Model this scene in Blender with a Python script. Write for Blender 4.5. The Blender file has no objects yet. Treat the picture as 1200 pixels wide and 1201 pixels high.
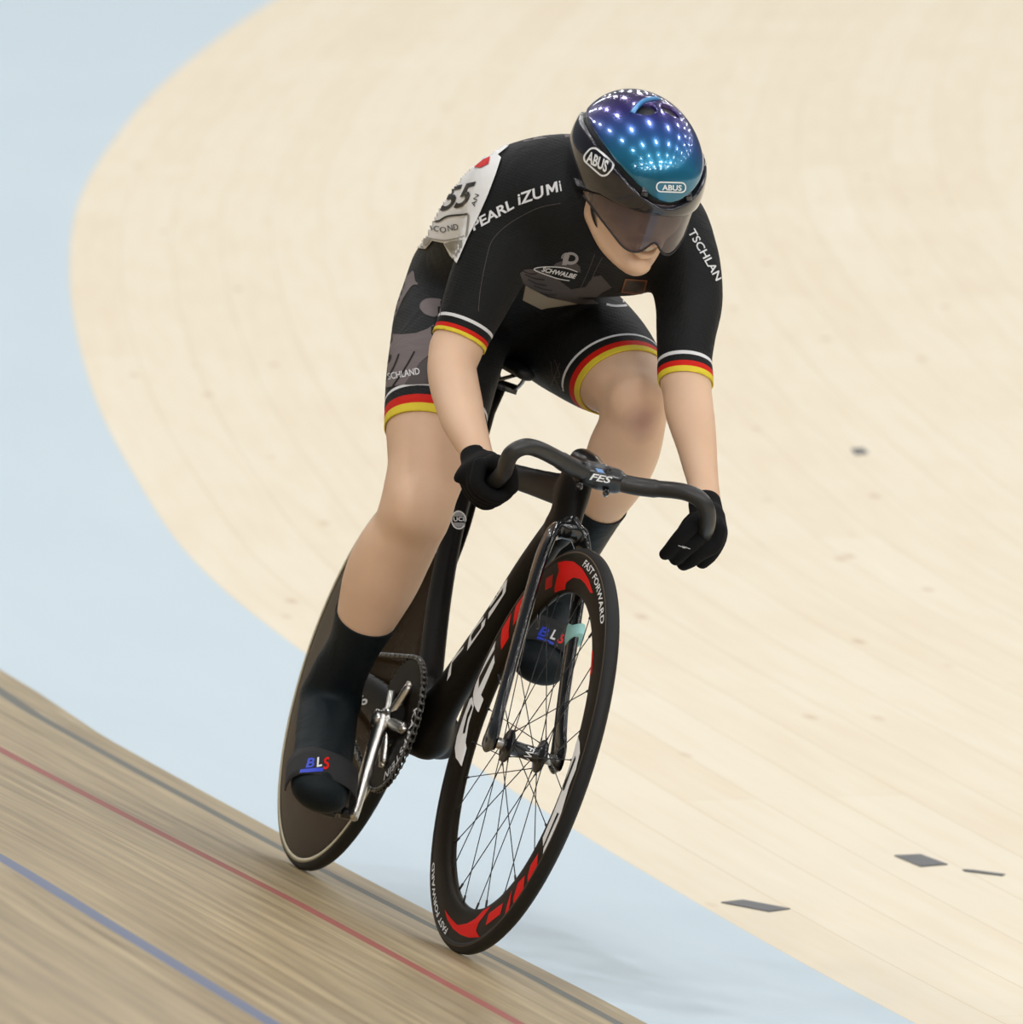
import bpy, bmesh, math, random
import numpy as np
from mathutils import Vector, Matrix, Quaternion
from mathutils.bvhtree import BVHTree
random.seed(7)
SC = bpy.context.scene
COL = SC.collection
PI = math.pi

# ------------------------------------------------------------------ camera, world, lights, exposure
BANK = math.radians(19.17459)                       # bank of the track under the bicycle
M_BW = Matrix.Rotation(-BANK, 4, 'X')               # bicycle frame -> world (z up)
RC = np.array([[0.2721742525489779, 0.9088645068860003, 0.31604823108549907],
               [-0.10797597692842434, -0.2975264989937349, 0.9485879879077551],
               [0.9561706775757959, -0.29230684309368965, 0.01715648054945235]])
CP = np.array([19.251158435410613, -5.732454684544661, 1.016760329396092])
FPX = 14223.62
cam = bpy.data.objects.new('camera', bpy.data.cameras.new('camera'))
COL.objects.link(cam)
cm = Matrix([[RC[0][i], RC[1][i], RC[2][i], CP[i]] for i in range(3)] + [[0, 0, 0, 1]])
cam.matrix_world = M_BW @ cm
cam.data.sensor_fit = 'HORIZONTAL'
cam.data.sensor_width = 36
cam.data.lens = FPX / 1200 * 36
cam.data.clip_end = 500
cam.data.dof.use_dof = True
cam.data.dof.focus_distance = 19.15
cam.data.dof.aperture_fstop = 11.0
SC.camera = cam

w = bpy.data.worlds.new('arena'); SC.world = w; w.use_nodes = True
w.node_tree.nodes['Background'].inputs[0].default_value = (0.80, 0.90, 1.0, 1)
w.node_tree.nodes['Background'].inputs[1].default_value = 0.10


def area(x, y, z, sx, sy, power, col=(1, .985, .965)):
    l = bpy.data.lights.new('arena_or_fill_light', 'AREA'); l.shape = 'RECTANGLE'
    l.size = sx; l.size_y = sy; l.energy = power; l.color = col
    o = bpy.data.objects.new('arena_or_fill_light', l); COL.objects.link(o); o.location = (x, y, z)
    return o


# rows of floodlights hung over the arena
for ix in range(13):
    for iy in range(8):
        area(-48 + ix * 6, -10 + iy * 5.5, 11.5, 1.1, .4, 120)
# unseen fill lamps added at the near end, aimed at the rider to brighten skin
for ix in range(3):
    for iy in range(5):
        o = area(13 + ix * 7, -16 + iy * 6, 8.5 + ix, 1.0, .5, 84)
        o.rotation_euler = (Vector((0, 0, .8)) - o.location).to_track_quat('-Z', 'Y').to_euler()

SC.view_settings.view_transform = 'Standard'
SC.view_settings.look = 'None'
SC.view_settings.gamma = 1
SC.view_settings.exposure = 0.0
try:
    SC.view_settings.use_curve_mapping = False
except Exception:
    pass


# ------------------------------------------------------------------ small helpers
def ray(u, v):
    return RC.T @ np.array([(u - 600) / FPX, -(v - 600.5) / FPX, -1.0])


def P(u, v, x):
    """bicycle-frame point seen at (u, v) that lies at the fore-aft position x"""
    d = ray(u, v); t = (x - CP[0]) / d[0]
    return CP + t * d


def PY(u, v, y):
    d = ray(u, v); t = (y - CP[1]) / d[1]
    return CP + t * d


def PR(p):
    q = RC @ (np.array(p) - CP)
    return np.array([600 + FPX * q[0] / -q[2], 600.5 - FPX * q[1] / -q[2]])


def srgb(r, g, b):
    f = lambda c: (c / 255 / 12.92) if c / 255 <= .04045 else ((c / 255 + .055) / 1.055) ** 2.4
    return (f(r), f(g), f(b), 1)


def mat(name, col, rough=.5, metal=0.0, coat=0.0, noise=0.0, nscale=60, bump=0.0, bscale=300, trans=0, alpha=1, spec=None, sss=0, sheen=0):
    m = bpy.data.materials.new(name); m.use_nodes = True
    nt = m.node_tree; b = nt.nodes['Principled BSDF']
    b.inputs['Base Color'].default_value = col if len(col) == 4 else (*col, 1)
    b.inputs['Roughness'].default_value = rough
    b.inputs['Metallic'].default_value = metal
    b.inputs['Coat Weight'].default_value = coat
    b.inputs['Coat Roughness'].default_value = .06
    b.inputs['Sheen Weight'].default_value = sheen
    if spec is not None: b.inputs['Specular IOR Level'].default_value = spec
    if trans: b.inputs['Transmission Weight'].default_value = trans
    if alpha < 1: b.inputs['Alpha'].default_value = alpha
    if sss:
        b.inputs['Subsurface Weight'].default_value = sss
        b.inputs['Subsurface Radius'].default_value = (1, .35, .2)
        b.inputs['Subsurface Scale'].default_value = .012
    tc = nt.nodes.new('ShaderNodeTexCoord')
    if noise:
        n = nt.nodes.new('ShaderNodeTexNoise'); n.inputs['Scale'].default_value = nscale
        n.inputs['Detail'].default_value = 4
        nt.links.new(tc.outputs['Object'], n.inputs['Vector'])
        mx = nt.nodes.new('ShaderNodeMix'); mx.data_type = 'RGBA'
        c = b.inputs['Base Color'].default_value
        mx.inputs[6].default_value = tuple(max(0, k * (1 - noise)) for k in c[:3]) + (1,)
        mx.inputs[7].default_value = tuple(min(1, k * (1 + noise)) for k in c[:3]) + (1,)
        nt.links.new(n.outputs['Fac'], mx.inputs[0]); nt.links.new(mx.outputs[2], b.inputs['Base Color'])
    if bump:
        n2 = nt.nodes.new('ShaderNodeTexNoise'); n2.inputs['Scale'].default_value = bscale
        nt.links.new(tc.outputs['Object'], n2.inputs['Vector'])
        bp = nt.nodes.new('ShaderNodeBump'); bp.inputs['Strength'].default_value = bump
        bp.inputs['Distance'].default_value = .001
        nt.links.new(n2.outputs['Fac'], bp.inputs['Height']); nt.links.new(bp.outputs[0], b.inputs['Normal'])
    return m


def mk(name, verts, faces, m=None, parent=None, smooth=True, mats=None, midx=None):
    me = bpy.data.meshes.new(name)
    me.from_pydata([tuple(map(float, v)) for v in verts], [], [tuple(map(int, f)) for f in faces])
    for x in (mats or [m]):
        me.materials.append(x)
    if midx is not None: me.polygons.foreach_set('material_index', list(midx))
    me.polygons.foreach_set('use_smooth', [smooth] * len(me.polygons))
    me.update()
    o = bpy.data.objects.new(name, me); COL.objects.link(o)
    if parent: o.parent = parent
    return o


class MB:
    """collects pieces of one part"""
    def __init__(s): s.v = []; s.f = []; s.m = []
    def add(s, V, F, mi=0):
        n = len(s.v); s.v += [tuple(map(float, q)) for q in V]; s.f += [tuple(int(i) + n for i in f) for f in F]; s.m += [mi] * len(F)
        return s
    def obj(s, name, m, parent=None, smooth=True, mats=None):
        o = mk(name, s.v, s.f, m, parent, smooth, mats, s.m if mats else None)
        return o


def unit(a):
    a = np.asarray(a, float); return a / (np.linalg.norm(a) + 1e-12)


def frames(pts, side=None):
    pts = [np.asarray(p, float) for p in pts]; n = len(pts); T = []
    for i in range(n):
        a = pts[max(0, i - 1)]; b = pts[min(n - 1, i + 1)]; T.append(unit(b - a))
    out = []
    s = None
    for i in range(n):
        if side is not None: s = np.asarray(side, float)
        elif s is None: s = np.array([0, 0, 1.]) if abs(T[0][2]) < .9 else np.array([1., 0, 0])
        s = unit(s - T[i] * np.dot(s, T[i])); out.append((T[i], s, np.cross(T[i], s)))
        if side is not None: s = None
    return out


def tube(pts, r, n=14, side=None, close=False, caps=True, power=2.0):
    """sweep; r = number | list of numbers | list of (rs, rn)"""
    pts = [np.asarray(p, float) for p in pts]
    if close:
        fr = frames([pts[-1]] + pts + [pts[0]], side)[1:-1]
    else:
        fr = frames(pts, side)
    V = []; F = []
    for i, p in enumerate(pts):
        rr = r if not isinstance(r, (list, tuple)) else r[i]
        if not isinstance(rr, (list, tuple)): rr = (rr, rr)
        T, s, b = fr[i]
        for k in range(n):
            a = 2 * PI * k / n; ca, sa = math.cos(a), math.sin(a)
            if power != 2:
                ca = math.copysign(abs(ca) ** (2 / power), ca); sa = math.copysign(abs(sa) ** (2 / power), sa)
            V.append(p + s * rr[0] * ca + b * rr[1] * sa)
    m = len(pts)
    for i in range(m if close else m - 1):
        j = (i + 1) % m
        for k in range(n):
            F.append((i * n + k, i * n + (k + 1) % n, j * n + (k + 1) % n, j * n + k))
    if caps and not close:
        F.append(tuple(reversed(range(n)))); F.append(tuple((m - 1) * n + k for k in range(n)))
    return V, F


def spline(pts, n=8, closed=False):
    """catmull-rom"""
    pts = [np.asarray(p, float) for p in pts]; out = []; m = len(pts)
    for i in range(m if closed else m - 1):
        p = [pts[(i + k) % m] if closed else pts[min(max(i + k, 0), m - 1)] for k in (-1, 0, 1, 2)]
        for j in range(n):
            t = j / n
            out.append(.5 * ((2 * p[1]) + (-p[0] + p[2]) * t + (2 * p[0] - 5 * p[1] + 4 * p[2] - p[3]) * t * t + (-p[0] + 3 * p[1] - 3 * p[2] + p[3]) * t ** 3))
    if not closed: out.append(pts[-1])
    return out


def lathe_y(profile, cx, cz, n=128, closed=True, a0=0, a1=2 * PI, off=(0, 0)):
    """revolve (r, y) profile about the y axis through (cx, cz)"""
    V = []; F = []; m = len(profile); full = abs(a1 - a0 - 2 * PI) < 1e-6
    for i in range(n if full else n + 1):
        a = a0 + (a1 - a0) * i / n
        for (r, y) in profile: V.append((cx + r * math.cos(a), y, cz + r * math.sin(a)))
    for i in range(n):
        j = (i + 1) % n if full else i + 1
        for k in range(m if closed else m - 1):
            l = (k + 1) % m; F.append((i * m + k, i * m + l, j * m + l, j * m + k))
    return V, F


def lathe_axis(profile, p, axis, n=24, closed=False):
    """revolve (r, h) profile about an axis from point p"""
    ax = unit(axis); s = unit(np.cross(ax, [0.3, .2, 1] if abs(ax[2]) < .8 else [1, 0, 0])); b = np.cross(ax, s)
    V = []; F = []; m = len(profile)
    for i in range(n):
        a = 2 * PI * i / n
        for (r, h) in profile: V.append(np.asarray(p) + ax * h + (s * math.cos(a) + b * math.sin(a)) * r)
    for i in range(n):
        j = (i + 1) % n
        for k in range(m if closed else m - 1):
            l = (k + 1) % m; F.append((i * m + k, j * m + k, j * m + l, i * m + l))
    return V, F


def cyl(p0, p1, r, n=20, r1=None):
    return tube([p0, p1], [r, r if r1 is None else r1], n)


def box(c, sx, sy, sz, rot=None):
    V = [np.array([a * sx / 2, b * sy / 2, d * sz / 2]) for a in (-1, 1) for b in (-1, 1) for d in (-1, 1)]
    if rot is not None: V = [rot @ v for v in V]
    V = [v + np.asarray(c) for v in V]
    return V, [(0, 1, 3, 2), (4, 6, 7, 5), (0, 4, 5, 1), (2, 3, 7, 6), (0, 2, 6, 4), (1, 5, 7, 3)]


def bevel(o, w=.002, seg=2):
    b = o.modifiers.new('b', 'BEVEL'); b.width = w; b.segments = seg; b.limit_method = 'ANGLE'; b.angle_limit = .6
    return o


def tag(o, label=None, cat=None, group=None, kind=None):
    if label: o['label'] = label
    if cat: o['category'] = cat
    if group: o['group'] = group
    if kind: o['kind'] = kind
    return o


# ---- signed-distance modelling: smooth unions of tapered elliptical limbs, meshed by surface nets
class Field:
    def __init__(s, lo, hi, h):
        s.lo = np.array(lo, float); s.h = h
        s.n = np.ceil((np.array(hi) - s.lo) / h).astype(int) + 1
        s.F = np.full(s.n, .5, np.float32)

    def sub(s, lo, hi):
        a = np.clip(np.floor((np.array(lo) - s.lo) / s.h).astype(int), 0, s.n)
        b = np.clip(np.ceil((np.array(hi) - s.lo) / s.h).astype(int) + 1, 0, s.n)
        sl = tuple(slice(i, j) for i, j in zip(a, b))
        ax = [(s.lo[i] + s.h * np.arange(a[i], b[i])).astype(np.float32) for i in range(3)]
        X = np.stack(np.meshgrid(*ax, indexing='ij'), -1)
        return sl, X

    def merge(s, sl, d, k, mode='u'):
        A = s.F[sl]
        if mode == 'u':
            if k > 0:
                hh = np.maximum(k - np.abs(A - d), 0) / k
                s.F[sl] = np.minimum(A, d) - hh * hh * k * .25
            else: s.F[sl] = np.minimum(A, d)
        else:   # subtract d
            d = -d
            if k > 0:
                hh = np.maximum(k - np.abs(A - d), 0) / k
                s.F[sl] = np.maximum(A, d) + hh * hh * k * .25
            else: s.F[sl] = np.maximum(A, d)

    def limb(s, pts, rad, side=(0, 1, 0), k=.01, mode='u', smooth=5):
        """pts with (rs, rn) radii: rs along `side`, rn across"""
        pts = [np.asarray(p, float) for p in pts]
        rad = [r if isinstance(r, (tuple, list)) else (r, r) for r in rad]
        if smooth > 1 and len(pts) > 2:
            q = spline([np.concatenate([p, r]) for p, r in zip(pts, rad)], smooth)
            pts = [a[:3] for a in q]; rad = [tuple(a[3:]) for a in q]
        R = max(max(r) for r in rad) + max(k, .01) + .012
        P_ = np.array(pts); sl, X = s.sub(P_.min(0) - R, P_.max(0) + R)
        if X.size == 0: return
        best = None
        for i in range(len(pts) - 1):
            a, b = pts[i], pts[i + 1]; L = np.linalg.norm(b - a)
            if L < 1e-6: continue
            w_ = (b - a) / L
            if abs(np.dot(w_, unit(side))) > .97: side = (0, 0, 1) if abs(w_[2]) < .8 else (1, 0, 0)
            sd = unit(np.asarray(side, float) - w_ * np.dot(side, w_)); nn = np.cross(w_, sd)
            q = X - a.astype(np.float32)
            tw = q @ w_.astype(np.float32); t = np.clip(tw / L, 0, 1)
            rs = rad[i][0] + (rad[i + 1][0] - rad[i][0]) * t; rn = rad[i][1] + (rad[i + 1][1] - rad[i][1]) * t
            u_ = (q @ sd.astype(np.float32)) / rs; v_ = (q @ nn.astype(np.float32)) / rn
            e = tw - t * L; rm = np.minimum(rs, rn)
            uu = u_ * u_ + v_ * v_ + (e / rm) ** 2
            k0 = np.sqrt(uu) + 1e-9
            g = np.sqrt((u_ / rs) ** 2 + (v_ / rn) ** 2 + (e / rm / rm) ** 2) + 1e-9
            d = k0 * (k0 - 1) / g
            best = d if best is None else np.minimum(best, d)
        s.merge(sl, best, k, mode)

    def ell(s, c, r, axes=None, k=.01, mode='u'):
        c = np.asarray(c, float); r = np.asarray(r, float)
        A = np.eye(3) if axes is None else np.array([unit(a) for a in axes])
        R = r.max() + k + .012; sl, X = s.sub(c - R, c + R)
        if X.size == 0: return
        q = (X - c.astype(np.float32)) @ A.T.astype(np.float32)
        k0 = np.sqrt(((q / r) ** 2).sum(-1)) + 1e-9; k1 = np.sqrt(((q / r / r) ** 2).sum(-1)) + 1e-9
        s.merge(sl, k0 * (k0 - 1) / k1, k, mode)

    def mesh(s, iso=0.0):
        F = s.F - iso; ins = F < 0
        c = sum(ins[i:F.shape[0] - 1 + i, j:F.shape[1] - 1 + j, k:F.shape[2] - 1 + k].astype(np.int8) for i in (0, 1) for j in (0, 1) for k in (0, 1))
        act = (c > 0) & (c < 8); I = np.argwhere(act)
        idx = np.full(act.shape, -1, np.int64); idx[act] = np.arange(len(I))
        acc = np.zeros((len(I), 3)); cnt = np.zeros(len(I))
        cr = [(i, j, k) for i in (0, 1) for j in (0, 1) for k in (0, 1)]
        val = {o: F[I[:, 0] + o[0], I[:, 1] + o[1], I[:, 2] + o[2]] for o in cr}
        for o in cr:
            for ax in range(3):
                if o[ax]: continue
                p = list(o); p[ax] = 1; p = tuple(p); A, B = val[o], val[p]
                m_ = (A < 0) != (B < 0); t = np.where(m_, A / np.where(m_, A - B, 1), 0)
                pos = np.array(o, float)[None].repeat(len(I), 0); pos[:, ax] += t
                acc[m_] += pos[m_]; cnt[m_] += 1
        V = s.lo + s.h * (I + acc / cnt[:, None])
        Q = []
        for ax in range(3):
            o1, o2 = [(1, 2), (2, 0), (0, 1)][ax]
            a_ = [slice(None)] * 3; b_ = [slice(None)] * 3
            a_[ax] = slice(0, -1); b_[ax] = slice(1, None)
            A, B = ins[tuple(a_)], ins[tuple(b_)]
            D = np.argwhere(A != B)
            D = D[(D[:, o1] > 0) & (D[:, o2] > 0) & (D[:, o1] < idx.shape[o1]) & (D[:, o2] < idx.shape[o2])]
            fl = A[tuple(D.T)]
            def g(d1, d2):
                E = D.copy(); E[:, o1] -= d1; E[:, o2] -= d2; return idx[tuple(E.T)]
            q = np.stack([g(1, 1), g(0, 1), g(0, 0), g(1, 0)], 1)
            q[~fl] = q[~fl][:, ::-1]; Q.append(q)
        Q = np.concatenate(Q); Q = Q[(Q >= 0).all(1)]
        return V, Q


def relax(V, Q, it=2, lam=.5):
    e = np.concatenate([Q[:, [0, 1]], Q[:, [1, 2]], Q[:, [2, 3]], Q[:, [3, 0]]]); e = np.concatenate([e, e[:, ::-1]])
    cnt = np.bincount(e[:, 0], minlength=len(V))[:, None]
    for _ in range(it):
        s = np.stack([np.bincount(e[:, 0], weights=V[e[:, 1], i], minlength=len(V)) for i in range(3)], 1)
        V = V + lam * (s / np.maximum(cnt, 1) - V)
    return V


# ---- thin prints that follow the surface they are printed on
DG = None
def flat_mesh(data):
    o = bpy.data.objects.new('tmp', data); COL.objects.link(o); bpy.context.view_layer.update()
    me = bpy.data.meshes.new_from_object(o.evaluated_get(bpy.context.evaluated_depsgraph_get()))
    bm = bmesh.new(); bm.from_mesh(me)
    COL.objects.unlink(o); bpy.data.objects.remove(o); bpy.data.meshes.remove(me)
    return bm


def poly2d(polys):
    cu = bpy.data.curves.new('c', 'CURVE'); cu.dimensions = '2D'; cu.fill_mode = 'BOTH'
    for pl in polys:
        sp = cu.splines.new('POLY'); sp.points.add(len(pl) - 1); sp.use_cyclic_u = True
        for q, (a, b) in zip(sp.points, pl): q.co = (a, b, 0, 1)
    return flat_mesh(cu)


def text2d(s, bold=0.0, shear=0.0, space=1.0, res=3):
    cu = bpy.data.curves.new('t', 'FONT'); cu.body = s; cu.offset = bold; cu.shear = shear
    cu.space_character = space; cu.resolution_u = res; cu.size = 1 / .7   # capitals about 1 high
    return flat_mesh(cu)


def warp(name, bm, m, parent, fmap, grid, place, limit=None):
    """cut flat shape on a grid and lay every vertex on a surface. fmap: flat (x,y) -> working (a,b); place: (a,b) -> 3D or None"""
    for v in bm.verts:
        a, b = fmap(v.co.x, v.co.y); v.co = (a, b, 0)
    lo = [min(v.co[i] for v in bm.verts) for i in (0, 1)]; hi = [max(v.co[i] for v in bm.verts) for i in (0, 1)]
    for i in (0, 1):
        g = grid if not isinstance(grid, tuple) else grid[i]
        x = lo[i] + g
        while x < hi[i]:
            co = [0, 0, 0]; co[i] = x; no = [0, 0, 0]; no[i] = 1
            bmesh.ops.bisect_plane(bm, geom=bm.verts[:] + bm.edges[:] + bm.faces[:], plane_co=co, plane_no=no)
            x += g
    bad = []
    for v in bm.verts:
        p = place(v.co.x, v.co.y)
        if p is None: bad.append(v)
        else: v.co = p
    if bad: bmesh.ops.delete(bm, geom=bad, context='VERTS')
    if limit:      # nothing bridges a fold or runs off round the edge
        long_ = [f for f in bm.faces if max(e.calc_length() for e in f.edges) > limit]
        if long_: bmesh.ops.delete(bm, geom=long_, context='FACES')
    me = bpy.data.meshes.new(name); bm.to_mesh(me); bm.free(); me.materials.append(m)
    for p in me.polygons: p.use_smooth = True
    o = bpy.data.objects.new(name, me); COL.objects.link(o); o.parent = parent
    return o


def bvh_of(objs):
    V = []; F = []
    for o in (objs if isinstance(objs, (list, tuple)) else [objs]):
        n = len(V); V += [v.co.copy() for v in o.data.vertices]; F += [tuple(i + n for i in p.vertices) for p in o.data.polygons]
    return BVHTree.FromPolygons(V, F)


def onto(tree, off=.0008, maxd=None):
    o = Vector(CP)
    def f(u, v):
        d = Vector(ray(u, v)).normalized()
        h, n, i, dist = tree.ray_cast(o, d)
        if h is None: return None
        if n.dot(d) > 0: n = -n
        return h + n * off
    return f


def print_poly(name, polys, tree, m, parent, off=.0008, grid=4, smooth=0, limit=.075):
    if smooth: polys = [[tuple(p) for p in spline(pl, smooth, True)] for pl in polys]
    return warp(name, poly2d(polys), m, parent, lambda a, b: (a, b), grid, onto(tree, off), limit)


def print_text(name, s, tree, m, parent, org, end, height, bold=0.0, shear=0.0, space=1.0, off=.001, grid=3, updir=None, mirror=False):
    """text whose baseline runs from pixel org to pixel end, capitals `height` px tall"""
    bm = text2d(s, bold, shear, space)
    x1 = max(v.co.x for v in bm.verts); x0 = min(v.co.x for v in bm.verts)
    ox, oy = org; dx, dy = (end[0] - org[0]) / (x1 - x0), (end[1] - org[1]) / (x1 - x0)
    if updir is None:
        l = math.hypot(dx, dy); updir = (dy / l, -dx / l)
    ux, uy = updir[0] * height, updir[1] * height
    return warp(name, bm, m, parent, lambda a, b: (ox + dx * (a - x0) + ux * b, oy + dy * (a - x0) + uy * b), grid, onto(tree, off))

#@@SETTING
# ------------------------------------------------------------------ the velodrome
def wood_mat(name, c1, c2, seam, plank_w, plank_l, rough, seam_amt, knots=0.0, streak=1.0, coat=0.0):
    m = bpy.data.materials.new(name); m.use_nodes = True; nt = m.node_tree; b = nt.nodes['Principled BSDF']
    N = nt.nodes.new; Lk = nt.links.new
    uv = N('ShaderNodeUVMap')
    br = N('ShaderNodeTexBrick'); br.inputs['Scale'].default_value = 1
    br.inputs['Brick Width'].default_value = plank_l; br.inputs['Row Height'].default_value = plank_w
    br.inputs['Mortar Size'].default_value = .0012; br.inputs['Mortar Smooth'].default_value = .3
    br.inputs['Color1'].default_value = (0, 0, 0, 1); br.inputs['Color2'].default_value = (1, 1, 1, 1); br.offset = .37
    br.inputs['Mortar'].default_value = (.5, .5, .5, 1)
    Lk(uv.outputs[0], br.inputs['Vector'])
    mp = N('ShaderNodeMapping'); mp.inputs['Scale'].default_value = (1.6, 26, 1); Lk(uv.outputs[0], mp.inputs[0])
    ns = N('ShaderNodeTexNoise'); ns.inputs['Scale'].default_value = 1.0; ns.inputs['Detail'].default_value = 6; Lk(mp.outputs[0], ns.inputs[0])
    ns2 = N('ShaderNodeTexNoise'); ns2.inputs['Scale'].default_value = .8; ns2.inputs['Detail'].default_value = 3; Lk(uv.outputs[0], ns2.inputs[0])
    a = N('ShaderNodeMath'); a.operation = 'MULTIPLY'; a.inputs[1].default_value = .26; Lk(br.outputs['Color'], a.inputs[0])
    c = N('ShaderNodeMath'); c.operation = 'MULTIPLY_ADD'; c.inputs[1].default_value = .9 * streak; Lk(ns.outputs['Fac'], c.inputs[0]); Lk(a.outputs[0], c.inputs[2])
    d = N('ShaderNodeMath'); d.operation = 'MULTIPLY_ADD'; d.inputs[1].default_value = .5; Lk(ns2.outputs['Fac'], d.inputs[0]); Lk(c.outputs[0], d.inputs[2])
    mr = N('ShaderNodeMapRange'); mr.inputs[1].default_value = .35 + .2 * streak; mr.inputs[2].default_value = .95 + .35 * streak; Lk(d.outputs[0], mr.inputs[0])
    mx = N('ShaderNodeMix'); mx.data_type = 'RGBA'; mx.inputs[6].default_value = c1; mx.inputs[7].default_value = c2; Lk(mr.outputs[0], mx.inputs[0])
    out = mx.outputs[2]
    if knots:
        mk_ = N('ShaderNodeMapping'); mk_.inputs['Scale'].default_value = (2.2, 7.5, 1); Lk(uv.outputs[0], mk_.inputs[0])
        vo = N('ShaderNodeTexVoronoi'); vo.inputs['Scale'].default_value = 1; Lk(mk_.outputs[0], vo.inputs['Vector'])
        kr = N('ShaderNodeMapRange'); kr.inputs[1].default_value = .05; kr.inputs[2].default_value = .13; kr.inputs[3].default_value = knots; kr.inputs[4].default_value = 0
        Lk(vo.outputs['Distance'], kr.inputs[0])
        sp = N('ShaderNodeSeparateColor'); Lk(vo.outputs['Color'], sp.inputs[0])
        gt = N('ShaderNodeMath'); gt.operation = 'GREATER_THAN'; gt.inputs[1].default_value = .45; Lk(sp.outputs[0], gt.inputs[0])
        ml = N('ShaderNodeMath'); ml.operation = 'MULTIPLY'; Lk(kr.outputs[0], ml.inputs[0]); Lk(gt.outputs[0], ml.inputs[1])
        mk2 = N('ShaderNodeMix'); mk2.data_type = 'RGBA'; mk2.inputs[7].default_value = srgb(176, 128, 84); Lk(ml.outputs[0], mk2.inputs[0]); Lk(out, mk2.inputs[6]); out = mk2.outputs[2]
    if streak > 1:       # worn patches, long pale scuffs and white reflection streaks painted along the boards
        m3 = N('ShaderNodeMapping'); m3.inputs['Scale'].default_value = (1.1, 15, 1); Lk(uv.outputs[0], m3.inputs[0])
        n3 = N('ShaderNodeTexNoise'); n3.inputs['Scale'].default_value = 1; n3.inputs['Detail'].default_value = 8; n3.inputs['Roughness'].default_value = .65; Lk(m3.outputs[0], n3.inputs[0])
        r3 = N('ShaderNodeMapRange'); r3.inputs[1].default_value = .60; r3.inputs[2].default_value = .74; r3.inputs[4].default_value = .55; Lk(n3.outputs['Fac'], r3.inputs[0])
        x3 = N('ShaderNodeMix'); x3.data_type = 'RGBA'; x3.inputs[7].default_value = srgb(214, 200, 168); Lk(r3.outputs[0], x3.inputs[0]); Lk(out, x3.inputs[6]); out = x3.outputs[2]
        r4 = N('ShaderNodeMapRange'); r4.inputs[1].default_value = .42; r4.inputs[2].default_value = .28; r4.inputs[4].default_value = .5; Lk(n3.outputs['Fac'], r4.inputs[0])
        x4 = N('ShaderNodeMix'); x4.data_type = 'RGBA'; x4.inputs[7].default_value = srgb(112, 92, 64); Lk(r4.outputs[0], x4.inputs[0]); Lk(out, x4.inputs[6]); out = x4.outputs[2]
    sm = N('ShaderNodeMath'); sm.operation = 'MULTIPLY'; sm.inputs[1].default_value = seam_amt; Lk(br.outputs['Fac'], sm.inputs[0])
    mm = N('ShaderNodeMix'); mm.data_type = 'RGBA'; mm.inputs[7].default_value = seam; Lk(sm.outputs[0], mm.inputs[0]); Lk(out, mm.inputs[6])
    Lk(mm.outputs[2], b.inputs['Base Color'])
    b.inputs['Roughness'].default_value = rough; b.inputs['Coat Weight'].default_value = coat; b.inputs['Coat Roughness'].default_value = .3
    b.inputs['Specular IOR Level'].default_value = .3
    return m


def paint_mat(name, col, col2, rough=.5):
    m = bpy.data.materials.new(name); m.use_nodes = True; nt = m.node_tree; b = nt.nodes['Principled BSDF']
    N = nt.nodes.new; Lk = nt.links.new
    uv = N('ShaderNodeUVMap'); mp = N('ShaderNodeMapping'); mp.inputs['Scale'].default_value = (.5, 3.5, 1); Lk(uv.outputs[0], mp.inputs[0])
    ns = N('ShaderNodeTexNoise'); ns.inputs['Scale'].default_value = 1; ns.inputs['Detail'].default_value = 5; Lk(mp.outputs[0], ns.inputs[0])
    mx = N('ShaderNodeMix'); mx.data_type = 'RGBA'; mx.inputs[6].default_value = col; mx.inputs[7].default_value = col2
    Lk(ns.outputs['Fac'], mx.inputs[0]); Lk(mx.outputs[2], b.inputs['Base Color']); b.inputs['Roughness'].default_value = rough
    b.inputs['Specular IOR Level'].default_value = .25
    return m


M_IN = wood_mat('infield_pine', srgb(232, 217, 190), srgb(240, 231, 210), srgb(196, 170, 132), .14, 4.2, .55, .55, knots=.4)
M_TR = wood_mat('track_pine', srgb(126, 106, 72), srgb(190, 170, 130), srgb(118, 92, 66), .045, 5.0, .42, .35, knots=0.0, streak=1.6, coat=.15)  # darker than the infield boards: shading of the bank put into the wood colour
M_BL = paint_mat('cote_azur_paint', srgb(196, 212, 222), srgb(206, 221, 229))
M_K = paint_mat('black_line_paint', srgb(96, 98, 92), srgb(112, 112, 104))
M_R = paint_mat('red_line_paint', srgb(150, 78, 72), srgb(160, 92, 82))
M_B = paint_mat('blue_line_paint', srgb(98, 108, 134), srgb(112, 120, 142))

# inner edge of the painted band (world x, y) and its width on the way round the bend
H0 = -.2
edgeC = [(30, .60), (22, .62), (14, .66), (8, .72), (4, .79), (1.5, .85), (0, .884), (-1.53, .955), (-2.92, 1.05), (-4.43, 1.165), (-5.9, 1.33), (-7.42, 1.585), (-9.48, 1.98), (-12.09, 2.56), (-14.62, 3.2), (-16.94, 3.89), (-19.4, 4.70), (-22.59, 5.87), (-26, 7.25), (-31, 9.6), (-36, 12.4), (-42, 16.4)]
CE = spline(edgeC, 10); CE = [np.array(c[:2]) for c in CE]
def width(x):
    return float(np.interp(-x, [-30, -1, 0.5, 2.3, 3.3, 12, 23, 42], [.62, .63, .70, .76, .73, 1.08, 1.6, 2.2]))
def normal_at(i):
    a = CE[max(0, i - 1)]; b = CE[min(len(CE) - 1, i + 1)]; t = unit(b - a); return np.array([t[1], -t[0]]) * (1 if True else -1)
ARC = [0]
for i in range(1, len(CE)): ARC.append(ARC[-1] + np.linalg.norm(CE[i] - CE[i - 1]))
I0 = min(range(len(CE)), key=lambda i: abs(CE[i][0]))
NRM = [normal_at(i) for i in range(len(CE))]
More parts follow.
